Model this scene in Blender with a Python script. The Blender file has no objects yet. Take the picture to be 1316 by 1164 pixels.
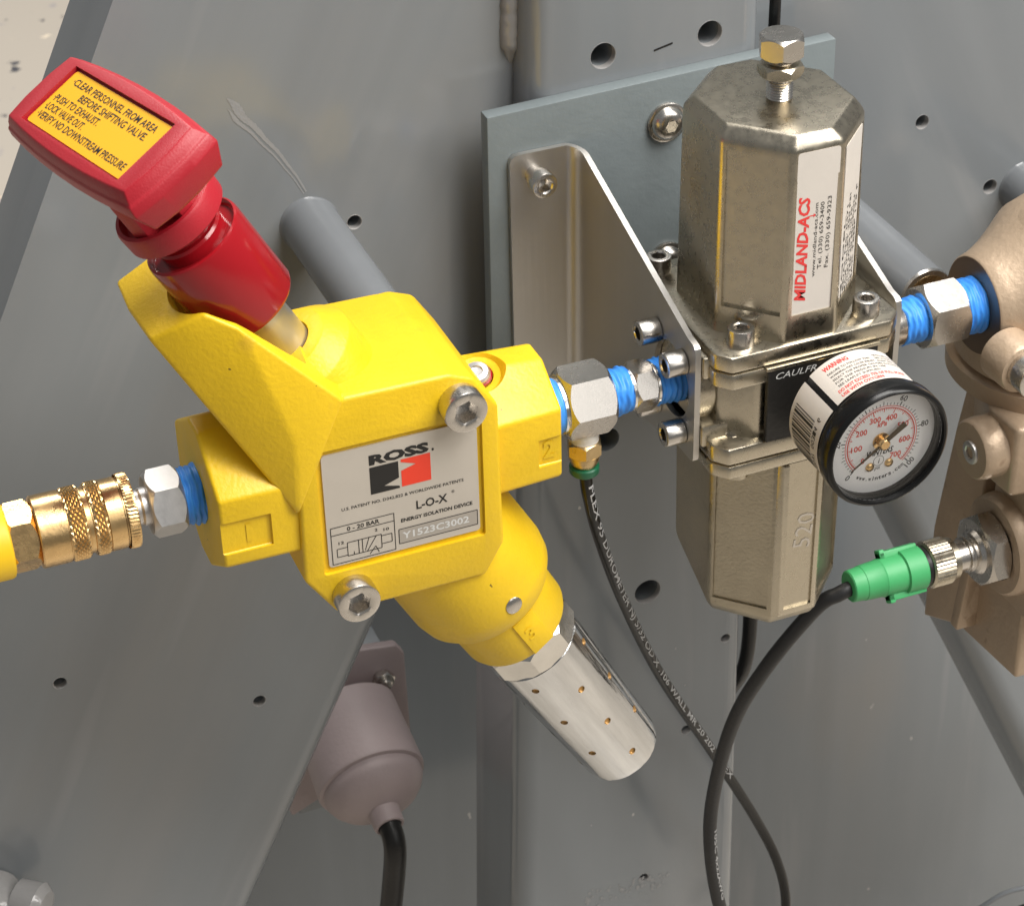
import bpy, bmesh, math, random
from mathutils import Vector, Matrix
random.seed(7)
S = 0.001                                     # all numbers below are millimetres
sc = bpy.context.scene
C = sc.collection
V = Vector

# ------------------------------------------------------------------ camera
cam = bpy.data.cameras.new('camera'); co = bpy.data.objects.new('camera', cam); C.objects.link(co)
def _cam():
    y, p, r = math.radians(21.277), math.radians(34.123), math.radians(-1.585)
    f = V((math.sin(y)*math.cos(p), math.cos(y)*math.cos(p), -math.sin(p)))
    rt = V((math.cos(y), -math.sin(y), 0)); up = rt.cross(f)
    a = math.cos(r)*rt + math.sin(r)*up
    b = -math.sin(r)*rt + math.cos(r)*up
    m = Matrix((a, b, -f)).transposed().to_4x4()
    m.translation = V((-243.6, -580.5, 408.3))*S
    return m
co.matrix_world = _cam()
cam.sensor_width = 36; cam.lens = 36*3000/1316
cam.clip_start = 0.02; cam.clip_end = 50
cam.dof.use_dof = True; cam.dof.focus_distance = 0.735; cam.dof.aperture_fstop = 48
sc.camera = co

# ------------------------------------------------------------------ world and lamps
w = bpy.data.worlds.new('World'); sc.world = w; w.use_nodes = True
bg = w.node_tree.nodes['Background']
wt = w.node_tree
tcw = wt.nodes.new('ShaderNodeTexCoord'); sx_ = wt.nodes.new('ShaderNodeSeparateXYZ'); wt.links.new(tcw.outputs['Generated'], sx_.inputs[0])
rmp = wt.nodes.new('ShaderNodeMapRange'); rmp.inputs[1].default_value = -1; rmp.inputs[2].default_value = 1
rmp.inputs[1].default_value = -0.5; rmp.inputs[2].default_value = 0.5; wt.links.new(sx_.outputs['Z'], rmp.inputs[0])
mxw = wt.nodes.new('ShaderNodeMix'); mxw.data_type = 'RGBA'; mxw.inputs[6].default_value = (1.0, 0.95, 0.86, 1); mxw.inputs[7].default_value = (0.97, 1.0, 1.03, 1)
wt.links.new(rmp.outputs[0], mxw.inputs[0]); wt.links.new(mxw.outputs[2], bg.inputs[0]); bg.inputs[1].default_value = 0.20
def lamp(name, loc, target, sx, sy, power, col=(1, 0.97, 0.93), roll=0):
    l = bpy.data.lights.new(name, 'AREA'); l.shape = 'RECTANGLE'; l.size = sx; l.size_y = sy
    l.energy = power; l.color = col
    o = bpy.data.objects.new(name, l); C.objects.link(o); o.location = loc
    o.rotation_euler = (V(target)-V(loc)).to_track_quat('-Z', 'Y').to_euler()
    o.rotation_euler.rotate_axis('Z', roll)
    return o
lamp('ceiling_or_added_lamp', (0.45, -0.50, 1.7), (0.45, -0.50, 0), 0.8, 1.7, 54)
lamp('ceiling_or_added_lamp', (1.45, -1.25, 1.7), (0.5, -0.5, 0), 0.8, 1.6, 47)
lamp('ceiling_or_added_lamp', (0.8, -3.0, 1.9), (0.4, -1.6, 0), 0.9, 2.6, 17)
lamp('ceiling_or_added_lamp', (0.0, 2.1, 1.9), (0.0, 2.1, 0), 1.5, 0.3, 75)  # added to brighten the floor behind the frame, no lamp known there
sc.view_settings.view_transform = 'Standard'; sc.view_settings.look = 'None'
sc.view_settings.exposure = 0.0; sc.view_settings.gamma = 1

# ------------------------------------------------------------------ materials
def mat(name, col, rough=0.5, metal=0.0, bump=0.0, bscale=500, detail=4, var=0.0, vscale=40, rvar=0.0,
        stretch=None, coat=0.0, aniso=None, spec=0.5, emit=None):
    m = bpy.data.materials.new(name); m.use_nodes = True
    nt = m.node_tree; N = nt.nodes; L = nt.links; b = N['Principled BSDF']
    b.inputs['Base Color'].default_value = (*col, 1); b.inputs['Roughness'].default_value = rough
    b.inputs['Metallic'].default_value = metal; b.inputs['Coat Weight'].default_value = coat
    b.inputs['Specular IOR Level'].default_value = spec
    tc = N.new('ShaderNodeTexCoord')
    src = tc.outputs['Object']
    if stretch:
        mp = N.new('ShaderNodeMapping'); mp.inputs['Scale'].default_value = stretch[0]
        mp.inputs['Rotation'].default_value = stretch[1]; mp.vector_type = 'TEXTURE'
        L.new(src, mp.inputs[0]); src2 = mp.outputs[0]
    else: src2 = src
    if var or rvar:
        n = N.new('ShaderNodeTexNoise'); n.inputs['Scale'].default_value = vscale; n.inputs['Detail'].default_value = 5
        n.inputs['Roughness'].default_value = 0.6
        L.new(src2, n.inputs['Vector'])
    if var:
        mx = N.new('ShaderNodeMix'); mx.data_type = 'RGBA'
        mr = N.new('ShaderNodeMapRange'); mr.inputs[1].default_value = 0.3; mr.inputs[2].default_value = 0.7
        L.new(n.outputs[0], mr.inputs[0]); L.new(mr.outputs[0], mx.inputs[0])
        mx.inputs[6].default_value = (*[c*(1-var) for c in col], 1); mx.inputs[7].default_value = (*[min(1, c*(1+var)) for c in col], 1)
        L.new(mx.outputs[2], b.inputs['Base Color'])
    if rvar:
        r = N.new('ShaderNodeMapRange'); r.inputs[1].default_value = 0.3; r.inputs[2].default_value = 0.7
        r.inputs[3].default_value = max(0.02, rough-rvar); r.inputs[4].default_value = rough+rvar
        L.new(n.outputs[0], r.inputs[0]); L.new(r.outputs[0], b.inputs['Roughness'])
    if bump:
        nb = N.new('ShaderNodeTexNoise'); nb.inputs['Scale'].default_value = bscale; nb.inputs['Detail'].default_value = detail
        L.new(src2 if aniso else src, nb.inputs['Vector'])
        bp_ = N.new('ShaderNodeBump'); bp_.inputs['Strength'].default_value = bump; bp_.inputs['Distance'].default_value = 0.0006
        L.new(nb.outputs[0], bp_.inputs['Height']); L.new(bp_.outputs[0], b.inputs['Normal'])
    return m
LEG_ROT = (0, math.radians(26), 0); LEG_ROT2 = (0, math.radians(-26), 0)
M = {}
def steel_paint(name, rot):
    '''grey machine enamel: faint brush streaks along the member, pale scuffs, tiny chips'''
    m = mat(name, (0.218, 0.235, 0.247), 0.16, 0, 0.015, 350, 2, 0.06, 14, 0.05, ((1, 1, 7), rot))
    nt = m.node_tree; N = nt.nodes; L = nt.links; b = N['Principled BSDF']
    cur = b.inputs['Base Color'].links[0].from_socket
    tc = N['Texture Coordinate']
    def layer(scale, stretch, lo, hi, col, amt, detail=6):
        nonlocal cur
        mp = N.new('ShaderNodeMapping'); mp.vector_type = 'TEXTURE'; mp.inputs['Rotation'].default_value = rot
        mp.inputs['Scale'].default_value = stretch; L.new(tc.outputs['Object'], mp.inputs[0])
        n = N.new('ShaderNodeTexNoise'); n.inputs['Scale'].default_value = scale; n.inputs['Detail'].default_value = detail; L.new(mp.outputs[0], n.inputs['Vector'])
        r = N.new('ShaderNodeMapRange'); r.inputs[1].default_value = lo; r.inputs[2].default_value = hi; r.inputs[4].default_value = amt; L.new(n.outputs[0], r.inputs[0])
        mx = N.new('ShaderNodeMix'); mx.data_type = 'RGBA'; L.new(r.outputs[0], mx.inputs[0]); L.new(cur, mx.inputs[6]); mx.inputs[7].default_value = (*col, 1); cur = mx.outputs[2]
    layer(9, (1, 1, 3), 0.55, 0.75, (0.28, 0.262, 0.24), 0.6)          # dusty patches
    layer(45, (1, 1, 12), 0.62, 0.74, (0.33, 0.33, 0.33), 0.4, 3)       # long scuffs
    layer(26, (1, 1, 14), 0.50, 0.72, (0.27, 0.275, 0.28), 0.30, 5)
    layer(22, (1, 1, 16), 0.52, 0.74, (0.14, 0.145, 0.15), 0.28, 4)
    layer(120, (1, 1, 1.6), 0.775, 0.785, (0.5, 0.49, 0.46), 0.8, 2)      # chips
    L.new(cur, b.inputs['Base Color'])
    return m
M['grey'] = steel_paint('grey_machine_paint', LEG_ROT)
M['greyr'] = steel_paint('grey_machine_paint_right', LEG_ROT2)
M['greyv'] = steel_paint('grey_beam_paint', (0, 0, 0))
M['plate'] = mat('blue_grey_plate_paint', (0.175, 0.203, 0.210), 0.38, 0, 0.2, 500, 3, 0.08, 30, 0.05)
M['rod'] = mat('grey_rod_paint', (0.165, 0.175, 0.185), 0.16, 0, 0.01, 250, 3, 0.04, 40, 0.03)
M['yellow'] = mat('yellow_cast_paint', (0.78, 0.505, 0.010), 0.42, 0, 0.28, 700, 6, 0.05, 60, 0.06)
def chips(m, scale, lo, col, amt=0.9, width=0.012, detail=2):
    nt = m.node_tree; N = nt.nodes; L = nt.links; b = N['Principled BSDF']
    n = N.new('ShaderNodeTexNoise'); n.inputs['Scale'].default_value = scale; n.inputs['Detail'].default_value = detail; L.new(N['Texture Coordinate'].outputs['Object'], n.inputs['Vector'])
    r = N.new('ShaderNodeMapRange'); r.inputs[1].default_value = lo; r.inputs[2].default_value = lo+width; r.inputs[4].default_value = amt; L.new(n.outputs[0], r.inputs[0])
    mx = N.new('ShaderNodeMix'); mx.data_type = 'RGBA'; L.new(r.outputs[0], mx.inputs[0]); mx.inputs[7].default_value = (*col, 1)
    if b.inputs['Base Color'].links: L.new(b.inputs['Base Color'].links[0].from_socket, mx.inputs[6])
    else: mx.inputs[6].default_value = b.inputs['Base Color'].default_value
    L.new(mx.outputs[2], b.inputs['Base Color'])
chips(M['yellow'], 330, 0.765, (0.12, 0.06, 0.01)); chips(M['yellow'], 70, 0.64, (0.50, 0.29, 0.03), 0.45, 0.12, 5)
M['yellowp'] = mat('yellow_label_film', (0.82, 0.41, 0.008), 0.35, 0)
M['hose'] = mat('yellow_hose_rubber', (0.86, 0.54, 0.01), 0.45, 0, 0.1, 200)
M['red'] = mat('red_grained_plastic', (0.37, 0.011, 0.021), 0.45, 0, 0.15, 1800, 2, 0.05, 60)
M['redg'] = mat('dark_red_gloss_plastic', (0.30, 0.007, 0.012), 0.16, 0, 0.02, 150, 2)
M['black'] = mat('black_plastic', (0.007, 0.007, 0.007), 0.24, 0, 0.05, 200, spec=0.3)
M['rubber'] = mat('black_rubber', (0.014, 0.0135, 0.013), 0.38, 0, 0.15, 500, spec=0.3)
M['cable'] = mat('dark_grey_cable_jacket', (0.020, 0.020, 0.021), 0.45, 0, 0.2, 700, spec=0.3)
M['ink'] = mat('black_ink', (0.012, 0.011, 0.01), 0.5)
M['white'] = mat('white_label_paper', (0.66, 0.61, 0.55), 0.4, 0, 0.05, 300, 2, 0.04, 60)
M['dial'] = mat('white_dial', (0.97, 0.96, 0.94), 0.45)
M['wink'] = mat('white_ink', (0.62, 0.62, 0.6), 0.5)
M['gink'] = mat('faded_white_ink', (0.5, 0.5, 0.5), 0.5)
M['redink'] = mat('red_ink', (0.75, 0.05, 0.045), 0.5)
M['redlogo'] = mat('orange_red_ink', (0.80, 0.05, 0.02), 0.45)
M['pinkink'] = mat('pale_red_ink', (0.78, 0.12, 0.09), 0.5)
M['tan'] = mat('silver_plate_metal', (0.58, 0.53, 0.46), 0.45, 0.35, 0.05, 300, 2, 0.04, 50)
M['stamp'] = mat('stamped_band', (0.42, 0.38, 0.33), 0.5, 0.3)
M['nickel'] = mat('nickel_plated_casting', (0.53, 0.48, 0.385), 0.29, 1, 0.22, 130, 5, 0.06, 300, 0.06)
M['castn'] = mat('rough_nickel_casting', (0.42, 0.375, 0.29), 0.35, 1, 0.35, 900, 6, 0.12, 90, 0.07)
M['steel'] = mat('stainless_steel', (0.60, 0.57, 0.53), 0.26, 1, 0.015, 1400, 2, 0.03, 350, 0.03)
M['brushed'] = mat('brushed_stainless_sheet', (0.57, 0.55, 0.52), 0.40, 1, 0.06, 700, 3, 0.08, 30, 0.06, ((1, 1, 30), (0, 0, 0)), aniso=1)
M['zinc'] = mat('zinc_plated_steel', (0.62, 0.61, 0.60), 0.42, 1, 0.06, 1200, 3, 0.06, 400, 0.05)
M['alu'] = mat('polished_aluminium', (0.80, 0.78, 0.74), 0.15, 1, 0.10, 300, 5, 0.1, 60, 0.08)
M['alum'] = mat('polished_drawn_aluminium', (0.72, 0.73, 0.74), 0.11, 1, 0.22, 420, 4, 0.16, 190, 0.10, ((1, 1, 10), (0, math.radians(-29.4), 0)), aniso=1)
M['satin'] = mat('satin_steel_stem', (0.56, 0.55, 0.53), 0.36, 0.9, 0.03, 700)
M['brass'] = mat('brass', (0.78, 0.53, 0.25), 0.27, 1, 0.1, 600, 4, 0.12, 120, 0.06)
M['brassd'] = mat('dull_brass', (0.55, 0.41, 0.22), 0.30, 1, 0.15, 600, 4, 0.15, 150, 0.06)
M['hole'] = mat('brass_hole_insert', (0.50, 0.27, 0.08), 0.45, 0.6)
M['bronze'] = mat('tan_cast_bronze', (0.46, 0.345, 0.24), 0.40, 0.3, 0.4, 500, 7, 0.08, 50, 0.06)
chips(M['bronze'], 160, 0.66, (0.24, 0.15, 0.09), 0.6, 0.10, 5)
M['facebz'] = mat('machined_bronze_face', (0.24, 0.17, 0.12), 0.34, 0.85, 0.05, 400)
M['blue'] = mat('blue_thread_tape', (0.045, 0.27, 0.80), 0.42, 0, 0.4, 350, 4, 0.10, 150)
M['ptfe'] = mat('white_thread_tape', (0.75, 0.72, 0.66), 0.5, 0, 0.3, 500)
M['green'] = mat('green_plastic', (0.055, 0.36, 0.125), 0.48, 0, 0.1, 400, 3, 0.04, 80)
M['dgreen'] = mat('dark_green_plastic', (0.006, 0.11, 0.05), 0.35)
M['mauve'] = mat('mauve_grey_plastic', (0.36, 0.29, 0.285), 0.5, 0, 0.25, 500, 4, 0.05, 40)
M['weld'] = mat('painted_weld', (0.26, 0.255, 0.25), 0.17, 0, 0.8, 160, 3)
M['badge'] = mat('black_badge', (0.015, 0.014, 0.013), 0.45, 0, 0.3, 500)
M['dark'] = mat('dark_bore', (0.02, 0.019, 0.018), 0.6)
M['needle'] = mat('dark_bronze_pointer', (0.075, 0.05, 0.02), 0.45, 0.2)
def glass():
    m = bpy.data.materials.new('clear_lens'); m.use_nodes = True
    nt = m.node_tree; N = nt.nodes; L = nt.links; out = N['Material Output']
    tr = N.new('ShaderNodeBsdfTransparent'); gl = N.new('ShaderNodeBsdfGlossy'); gl.inputs['Roughness'].default_value = 0.05
    fr = N.new('ShaderNodeFresnel'); fr.inputs[0].default_value = 1.2; mx = N.new('ShaderNodeMixShader')
    L.new(fr.outputs[0], mx.inputs[0]); L.new(tr.outputs[0], mx.inputs[1]); L.new(gl.outputs[0], mx.inputs[2]); L.new(mx.outputs[0], out.inputs[0])
    return m
def floor_mat():
    m = bpy.data.materials.new('speckled_floor_paint'); m.use_nodes = True
    nt = m.node_tree; N = nt.nodes; L = nt.links; b = N['Principled BSDF']
    tc = N.new('ShaderNodeTexCoord'); b.inputs['Roughness'].default_value = 0.35
    base = N.new('ShaderNodeRGB'); base.outputs[0].default_value = (0.44, 0.395, 0.335, 1)
    cur = base.outputs[0]
    for sca, th, col, off in ((30, 0.13, (0.07, 0.07, 0.08, 1), 0), (21, 0.09, (0.72, 0.62, 0.48, 1), 3.3), (40, 0.12, (0.36, 0.33, 0.31, 1), 7.1)):
        mp = N.new('ShaderNodeMapping'); mp.inputs['Location'].default_value = (off, off*2, 0); L.new(tc.outputs['Object'], mp.inputs[0])
        dn = N.new('ShaderNodeTexNoise'); dn.inputs['Scale'].default_value = 110; dn.inputs['Detail'].default_value = 2; L.new(mp.outputs[0], dn.inputs['Vector'])
        ad = N.new('ShaderNodeMixRGB'); ad.blend_type = 'LINEAR_LIGHT'; ad.inputs[0].default_value = 0.012
        L.new(mp.outputs[0], ad.inputs[1]); L.new(dn.outputs['Color'], ad.inputs[2])
        vo = N.new('ShaderNodeTexVoronoi'); vo.inputs['Scale'].default_value = sca; L.new(ad.outputs[0], vo.inputs['Vector'])
        sp = N.new('ShaderNodeSeparateColor'); L.new(vo.outputs['Color'], sp.inputs[0])
        sz = N.new('ShaderNodeMapRange'); sz.inputs[1].default_value = 0.35; sz.inputs[2].default_value = 1; sz.inputs[3].default_value = 0; sz.inputs[4].default_value = th*2.1
        L.new(sp.outputs[0], sz.inputs[0])
        lt = N.new('ShaderNodeMath'); lt.operation = 'LESS_THAN'; L.new(vo.outputs['Distance'], lt.inputs[0]); L.new(sz.outputs[0], lt.inputs[1])
        mx = N.new('ShaderNodeMix'); mx.data_type = 'RGBA'; L.new(lt.outputs[0], mx.inputs[0]); L.new(cur, mx.inputs[6]); mx.inputs[7].default_value = col
        cur = mx.outputs[2]
    L.new(cur, b.inputs['Base Color'])
    return m

# ------------------------------------------------------------------ building helpers
ORG = {}
def thing(name, label, cat, loc=(0, 0, 0), group=None):
    o = bpy.data.objects.new(name, None); C.objects.link(o); o.location = V(loc)*S
    o.empty_display_size = 0.01
    o['label'] = label; o['category'] = cat
    if group: o['group'] = group
    ORG[o] = V(loc); return o
def part(name, bm, m, parent, smooth=35, label=None, kind=None):
    me = bpy.data.meshes.new(name)
    org = ORG.get(parent, V((0, 0, 0)))
    if org.length: bmesh.ops.translate(bm, verts=bm.verts, vec=-org)
    bmesh.ops.scale(bm, verts=bm.verts, vec=(S, S, S))
    bmesh.ops.recalc_face_normals(bm, faces=bm.faces)
    bm.to_mesh(me); bm.free()
    me.materials.append(M[m] if isinstance(m, str) else m)
    if smooth:
        for p in me.polygons: p.use_smooth = True
        me.set_sharp_from_angle(angle=math.radians(smooth))
    o = bpy.data.objects.new(name, me); C.objects.link(o); o.parent = parent; ORG[o] = org
    if label: o['label'] = label
    if kind: o['kind'] = kind
    return o
def single(name, bm, m, label, cat, smooth=35, group=None, kind=None):
    o = part(name, bm, m, None, smooth)
    if label: o['label'] = label
    if cat: o['category'] = cat
    if group: o['group'] = group
    if kind: o['kind'] = kind
    return o
def frame(o, z, x=None):
    z = V(z).normalized()
    x = V(x) if x else (V((1, 0, 0)) if abs(z.x) < 0.9 else V((0, 1, 0)))
    x = (x - z*x.dot(z)).normalized(); y = z.cross(x)
    m = Matrix((x, y, z)).transposed().to_4x4(); m.translation = V(o); return m
def bev(bm, off, seg=2, ang=20):
    es = [e for e in bm.edges if len(e.link_faces) == 2 and e.calc_face_angle(0) > math.radians(ang)]
    if es and off > 0:
        bmesh.ops.bevel(bm, geom=es, offset=off, segments=seg, profile=0.5, affect='EDGES', clamp_overlap=True)
def hull(pts, off=1.0, seg=2, bm=None):
    b = bmesh.new()
    for p in pts: b.verts.new(p)
    r = bmesh.ops.convex_hull(b, input=b.verts)
    bmesh.ops.delete(b, geom=list({g for g in r['geom_interior'] + r['geom_unused'] if isinstance(g, bmesh.types.BMVert)}), context='VERTS')
    bmesh.ops.remove_doubles(b, verts=b.verts, dist=0.01)
    bmesh.ops.dissolve_limit(b, angle_limit=math.radians(1.5), verts=b.verts, edges=b.edges)
    bev(b, off, seg)
    return merge(bm, b)
def merge(bm, b):
    if bm is None: return b
    me = bpy.data.meshes.new('t'); b.to_mesh(me); b.free(); bm.from_mesh(me); bpy.data.meshes.remove(me); return bm
def box(x0, x1, y0, y1, z0, z1, off=0.5, seg=2, bm=None):
    return hull([(x, y, z) for x in (x0, x1) for y in (y0, y1) for z in (z0, z1)], off, seg, bm)
def prism(poly, y0, y1, off=1.0, seg=2, bm=None):
    """polygon in XZ swept along Y (may be concave)"""
    b = bmesh.new(); a = [b.verts.new((x, y0, z)) for x, z in poly]; c = [b.verts.new((x, y1, z)) for x, z in poly]
    n = len(poly); b.faces.new(a); b.faces.new(list(reversed(c)))
    for i in range(n): b.faces.new((a[i], c[i], c[(i+1) % n], a[(i+1) % n]))
    bmesh.ops.recalc_face_normals(b, faces=b.faces); bev(b, off, seg); return merge(bm, b)
def lathe(prof, fr, n=48, bm=None, rot=0.0, cap=True, hexr=None):
    """prof: list of (s, r) along the local Z of frame fr"""
    b = bmesh.new(); rings = []
    for s, r in prof:
        ring = []
        for k in range(n):
            a = rot + 2*math.pi*k/n
            ring.append(b.verts.new(fr @ V((r*math.cos(a), r*math.sin(a), s))))
        rings.append(ring)
    for i in range(len(rings)-1):
        for k in range(n): b.faces.new((rings[i][k], rings[i][(k+1) % n], rings[i+1][(k+1) % n], rings[i+1][k]))
    if cap: b.faces.new(list(reversed(rings[0]))); b.faces.new(rings[-1])
    return merge(bm, b)
def hexnut(s0, s1, R, fr, rot=0.0, ch=0.13, bm=None, n=6):
    """hexagonal bar whose corners are turned off at both ends (the curved chamfer scallops)"""
    b = bmesh.new(); ap = R*math.cos(math.pi/n); k = 8; N_ = n*k; c = R*ch*1.6
    def rr(a):
        a = (a % (2*math.pi/n)) - math.pi/n
        return ap/math.cos(a)
    rings = []
    lo = ap*0.96
    for which in ('a', 'b', 'c', 'd'):
        ring = []
        for i in range(N_):
            a = 2*math.pi*i/N_; r = rr(a)
            d = c*(r-lo)/(R-lo)*0.8
            if which == 'a': s, q = s0, lo
            elif which == 'b': s, q = s0+d, r
            elif which == 'c': s, q = s1-d, r
            else: s, q = s1, lo
            ring.append(b.verts.new(fr @ V((q*math.cos(a+rot), q*math.sin(a+rot), s))))
        rings.append(ring)
    for i in range(3):
        for j in range(N_): b.faces.new((rings[i][j], rings[i][(j+1) % N_], rings[i+1][(j+1) % N_], rings[i+1][j]))
    b.faces.new(list(reversed(rings[0]))); b.faces.new(rings[-1])
    return merge(bm, b)
def spline(pts, sub=10):
    P = [V(p) for p in pts]; P = [P[0]*2-P[1]] + P + [P[-1]*2-P[-2]]; out = []
    for i in range(1, len(P)-2):
        a, b, c, d = P[i-1:i+3]
        for k in range(sub):
            t = k/sub
            out.append(0.5*((2*b)+(c-a)*t+(2*a-5*b+4*c-d)*t*t+(3*b-a-3*c+d)*t**3))
    out.append(P[-2]); return out
def sweep(path, r, n=16, bm=None, cap=True):
    b = bmesh.new(); rings = []; nrm = None; frames = []
    for i, p in enumerate(path):
        t = (path[min(i+1, len(path)-1)]-path[max(i-1, 0)]).normalized()
        if nrm is None: nrm = t.orthogonal().normalized()
        nrm = (nrm - t*nrm.dot(t)).normalized(); bn = t.cross(nrm)
        rad = r(i/(len(path)-1)) if callable(r) else r
        rings.append([b.verts.new(p + rad*(math.cos(2*math.pi*k/n)*nrm + math.sin(2*math.pi*k/n)*bn)) for k in range(n)])
    for i in range(len(rings)-1):
        for k in range(n): b.faces.new((rings[i][k], rings[i][(k+1) % n], rings[i+1][(k+1) % n], rings[i+1][k]))
    if cap: b.faces.new(list(reversed(rings[0]))); b.faces.new(rings[-1])
    return merge(bm, b)
def cut(o, tools):
    """boolean difference of solid meshes (bmesh list in world mm) from part o, baked into its mesh"""
    tmp = []
    for bm in tools:
        me = bpy.data.meshes.new('cut'); org = ORG.get(o, V((0, 0, 0)))
        if org.length: bmesh.ops.translate(bm, verts=bm.verts, vec=-org)
        bmesh.ops.scale(bm, verts=bm.verts, vec=(S, S, S)); bmesh.ops.recalc_face_normals(bm, faces=bm.faces)
        bm.to_mesh(me); bm.free(); t = bpy.data.objects.new('cut', me); C.objects.link(t); t.parent = o.parent; tmp.append(t)
        md = o.modifiers.new('b', 'BOOLEAN'); md.operation = 'DIFFERENCE'; md.object = t; md.solver = 'EXACT'
    dg = bpy.context.evaluated_depsgraph_get(); dg.update()
    me = bpy.data.meshes.new_from_object(o.evaluated_get(dg)); o.modifiers.clear()
    old = o.data; nm = old.name; o.data = me; bpy.data.meshes.remove(old); me.name = nm
    for t in tmp: d = t.data; bpy.data.objects.remove(t); bpy.data.meshes.remove(d)
    for p in me.polygons: p.use_smooth = True
    me.set_sharp_from_angle(angle=math.radians(35))
_tc = {}
def text2d(body, size=1.0, bold=0.0, shear=0.0, align='LEFT'):
    key = (body, bold, shear, align)
    if key not in _tc:
        cu = bpy.data.curves.new('t', 'FONT'); cu.body = body; cu.size = 1; cu.offset = bold; cu.shear = shear
        cu.align_x = align; cu.resolution_u = 2; cu.fill_mode = 'FRONT'
        ob = bpy.data.objects.new('t', cu); C.objects.link(ob)
        dg = bpy.context.evaluated_depsgraph_get(); dg.update()
        me = bpy.data.meshes.new_from_object(ob.evaluated_get(dg))
        _tc[key] = ([v.co.copy() for v in me.vertices], [tuple(p.vertices) for p in me.polygons])
        bpy.data.objects.remove(ob); bpy.data.curves.remove(cu); bpy.data.meshes.remove(me)
    vs, fs = _tc[key]
    return [V((v.x*size, v.y*size)) for v in vs], fs
def put_text(bm, fn, body, x, y, h, wfit=None, bold=0.0, shear=0.0, align='LEFT', sub=False):
    """write body with cap height h at (x, y); wfit sets the total width; fn maps flat (u, v) to a point"""
    vs, fs = text2d(body, 1.0, bold, shear, align)
    if not vs: return
    xs = [v.x for v in vs]; w_ = max(xs)-min(xs); x0 = min(xs)
    sy = h/0.70; sx = (wfit/w_) if wfit else sy
    off = 0 if align == 'LEFT' else -0.5*(w_*sx) - x0*sx + 0
    if sub:                                          # cut the letters into bands so that they bend round a tube
        b2 = bmesh.new(); q = [b2.verts.new((v.x, v.y, 0)) for v in vs]
        for f in fs:
            try: b2.faces.new([q[i] for i in f])
            except ValueError: pass
        for k in range(1, 7):
            bmesh.ops.bisect_plane(b2, geom=b2.verts[:]+b2.edges[:]+b2.faces[:], plane_co=(0, 0.7*k/7, 0), plane_no=(0, 1, 0))
        b2.verts.index_update(); vs = [v.co.copy() for v in b2.verts]; fs = [tuple(v.index for v in f.verts) for f in b2.faces]; b2.free()
    out = []
    for v in vs:
        u = (v.x-x0)*sx + (0 if align == 'LEFT' else -0.5*w_*sx)
        out.append(bm.verts.new(fn(x+u, y+v.y*sy)))
    for f in fs:
        try: bm.faces.new([out[i] for i in f])
        except ValueError: pass
def quad(bm, fn, x0, y0, x1, y1, nx=1):
    for i in range(nx):
        a = x0+(x1-x0)*i/nx; c = x0+(x1-x0)*(i+1)/nx
        bm.faces.new([bm.verts.new(fn(*p)) for p in ((a, y0), (c, y0), (c, y1), (a, y1))])
def poly(bm, fn, pts): bm.faces.new([bm.verts.new(fn(*p)) for p in pts])
def line(bm, fn, x0, y0, x1, y1, t=0.3):
    d = V((x1-x0, y1-y0)).normalized(); n = V((-d.y, d.x))*t/2
    poly(bm, fn, [(x0+n.x, y0+n.y), (x0-n.x, y0-n.y), (x1-n.x, y1-n.y), (x1+n.x, y1+n.y)])
def rrect(x0, y0, x1, y1, r, n=4):
    out = []
    for cx, cy, a0 in ((x1-r, y1-r, 0), (x0+r, y1-r, 90), (x0+r, y0+r, 180), (x1-r, y0+r, 270)):
        for k in range(n+1):
            a = math.radians(a0+90*k/n); out.append((cx+r*math.cos(a), cy+r*math.sin(a)))
    return out
def plane_fn(o, u, v, lift=0.0):
    o = V(o); u = V(u).normalized(); v = V(v).normalized(); n = u.cross(v)*lift
    return lambda a, b: o + u*a + v*b + n

# hex-socket cap screw, head base at local z=0, head pointing +z (shared by every screw of that size)
_sm = {}
def socket_bm(r, h, chamf=0.6, hexr=None, ring=0):
    n = 36; b = bmesh.new(); hx = hexr or r*0.56
    def hr(a):
        a = (a % (math.pi/3)) - math.pi/6
        return hx*math.cos(math.pi/6)/math.cos(a)
    prof = [(0, r, 0), (h-chamf, r, 0), (h-chamf*0.3, r-chamf*0.3, 0), (h, r-chamf, 0), (h, hx*1.10, 0), (h-0.35, hx, 1), (h*0.12, hx, 1), (h*0.10, hx*0.5, 0), (h*0.04, 0.05, 0)]
    rings = []
    for z, q, hexy in prof:
        rings.append([b.verts.new(((hr(2*math.pi*k/n) if hexy else q)*math.cos(2*math.pi*k/n), (hr(2*math.pi*k/n) if hexy else q)*math.sin(2*math.pi*k/n), z)) for k in range(n)])
    for i in range(len(rings)-1):
        for k in range(n): b.faces.new((rings[i][k], rings[i][(k+1) % n], rings[i+1][(k+1) % n], rings[i+1][k]))
    b.faces.new(rings[-1]); b.faces.new(list(reversed(rings[0])))
    return b
def screw(name, parent, loc, axis, r, h, m='steel', turn=0.3, shank=0.0):
    key = (r, h, m)
    if key not in _sm:
        b = socket_bm(r, h); me = bpy.data.meshes.new('socket_screw'); bmesh.ops.scale(b, verts=b.verts, vec=(S, S, S))
        bmesh.ops.recalc_face_normals(b, faces=b.faces); b.to_mesh(me); b.free(); me.materials.append(M[m])
        for p in me.polygons: p.use_smooth = True
        me.set_sharp_from_angle(angle=math.radians(30)); _sm[key] = me
    o = bpy.data.objects.new(name, _sm[key]); C.objects.link(o); o.parent = parent; ORG[o] = ORG[parent]
    m4 = frame(V(loc)-ORG[parent], axis) @ Matrix.Rotation(turn, 4, 'Z'); m4.translation *= S
    o.matrix_local = m4
    return o
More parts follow.
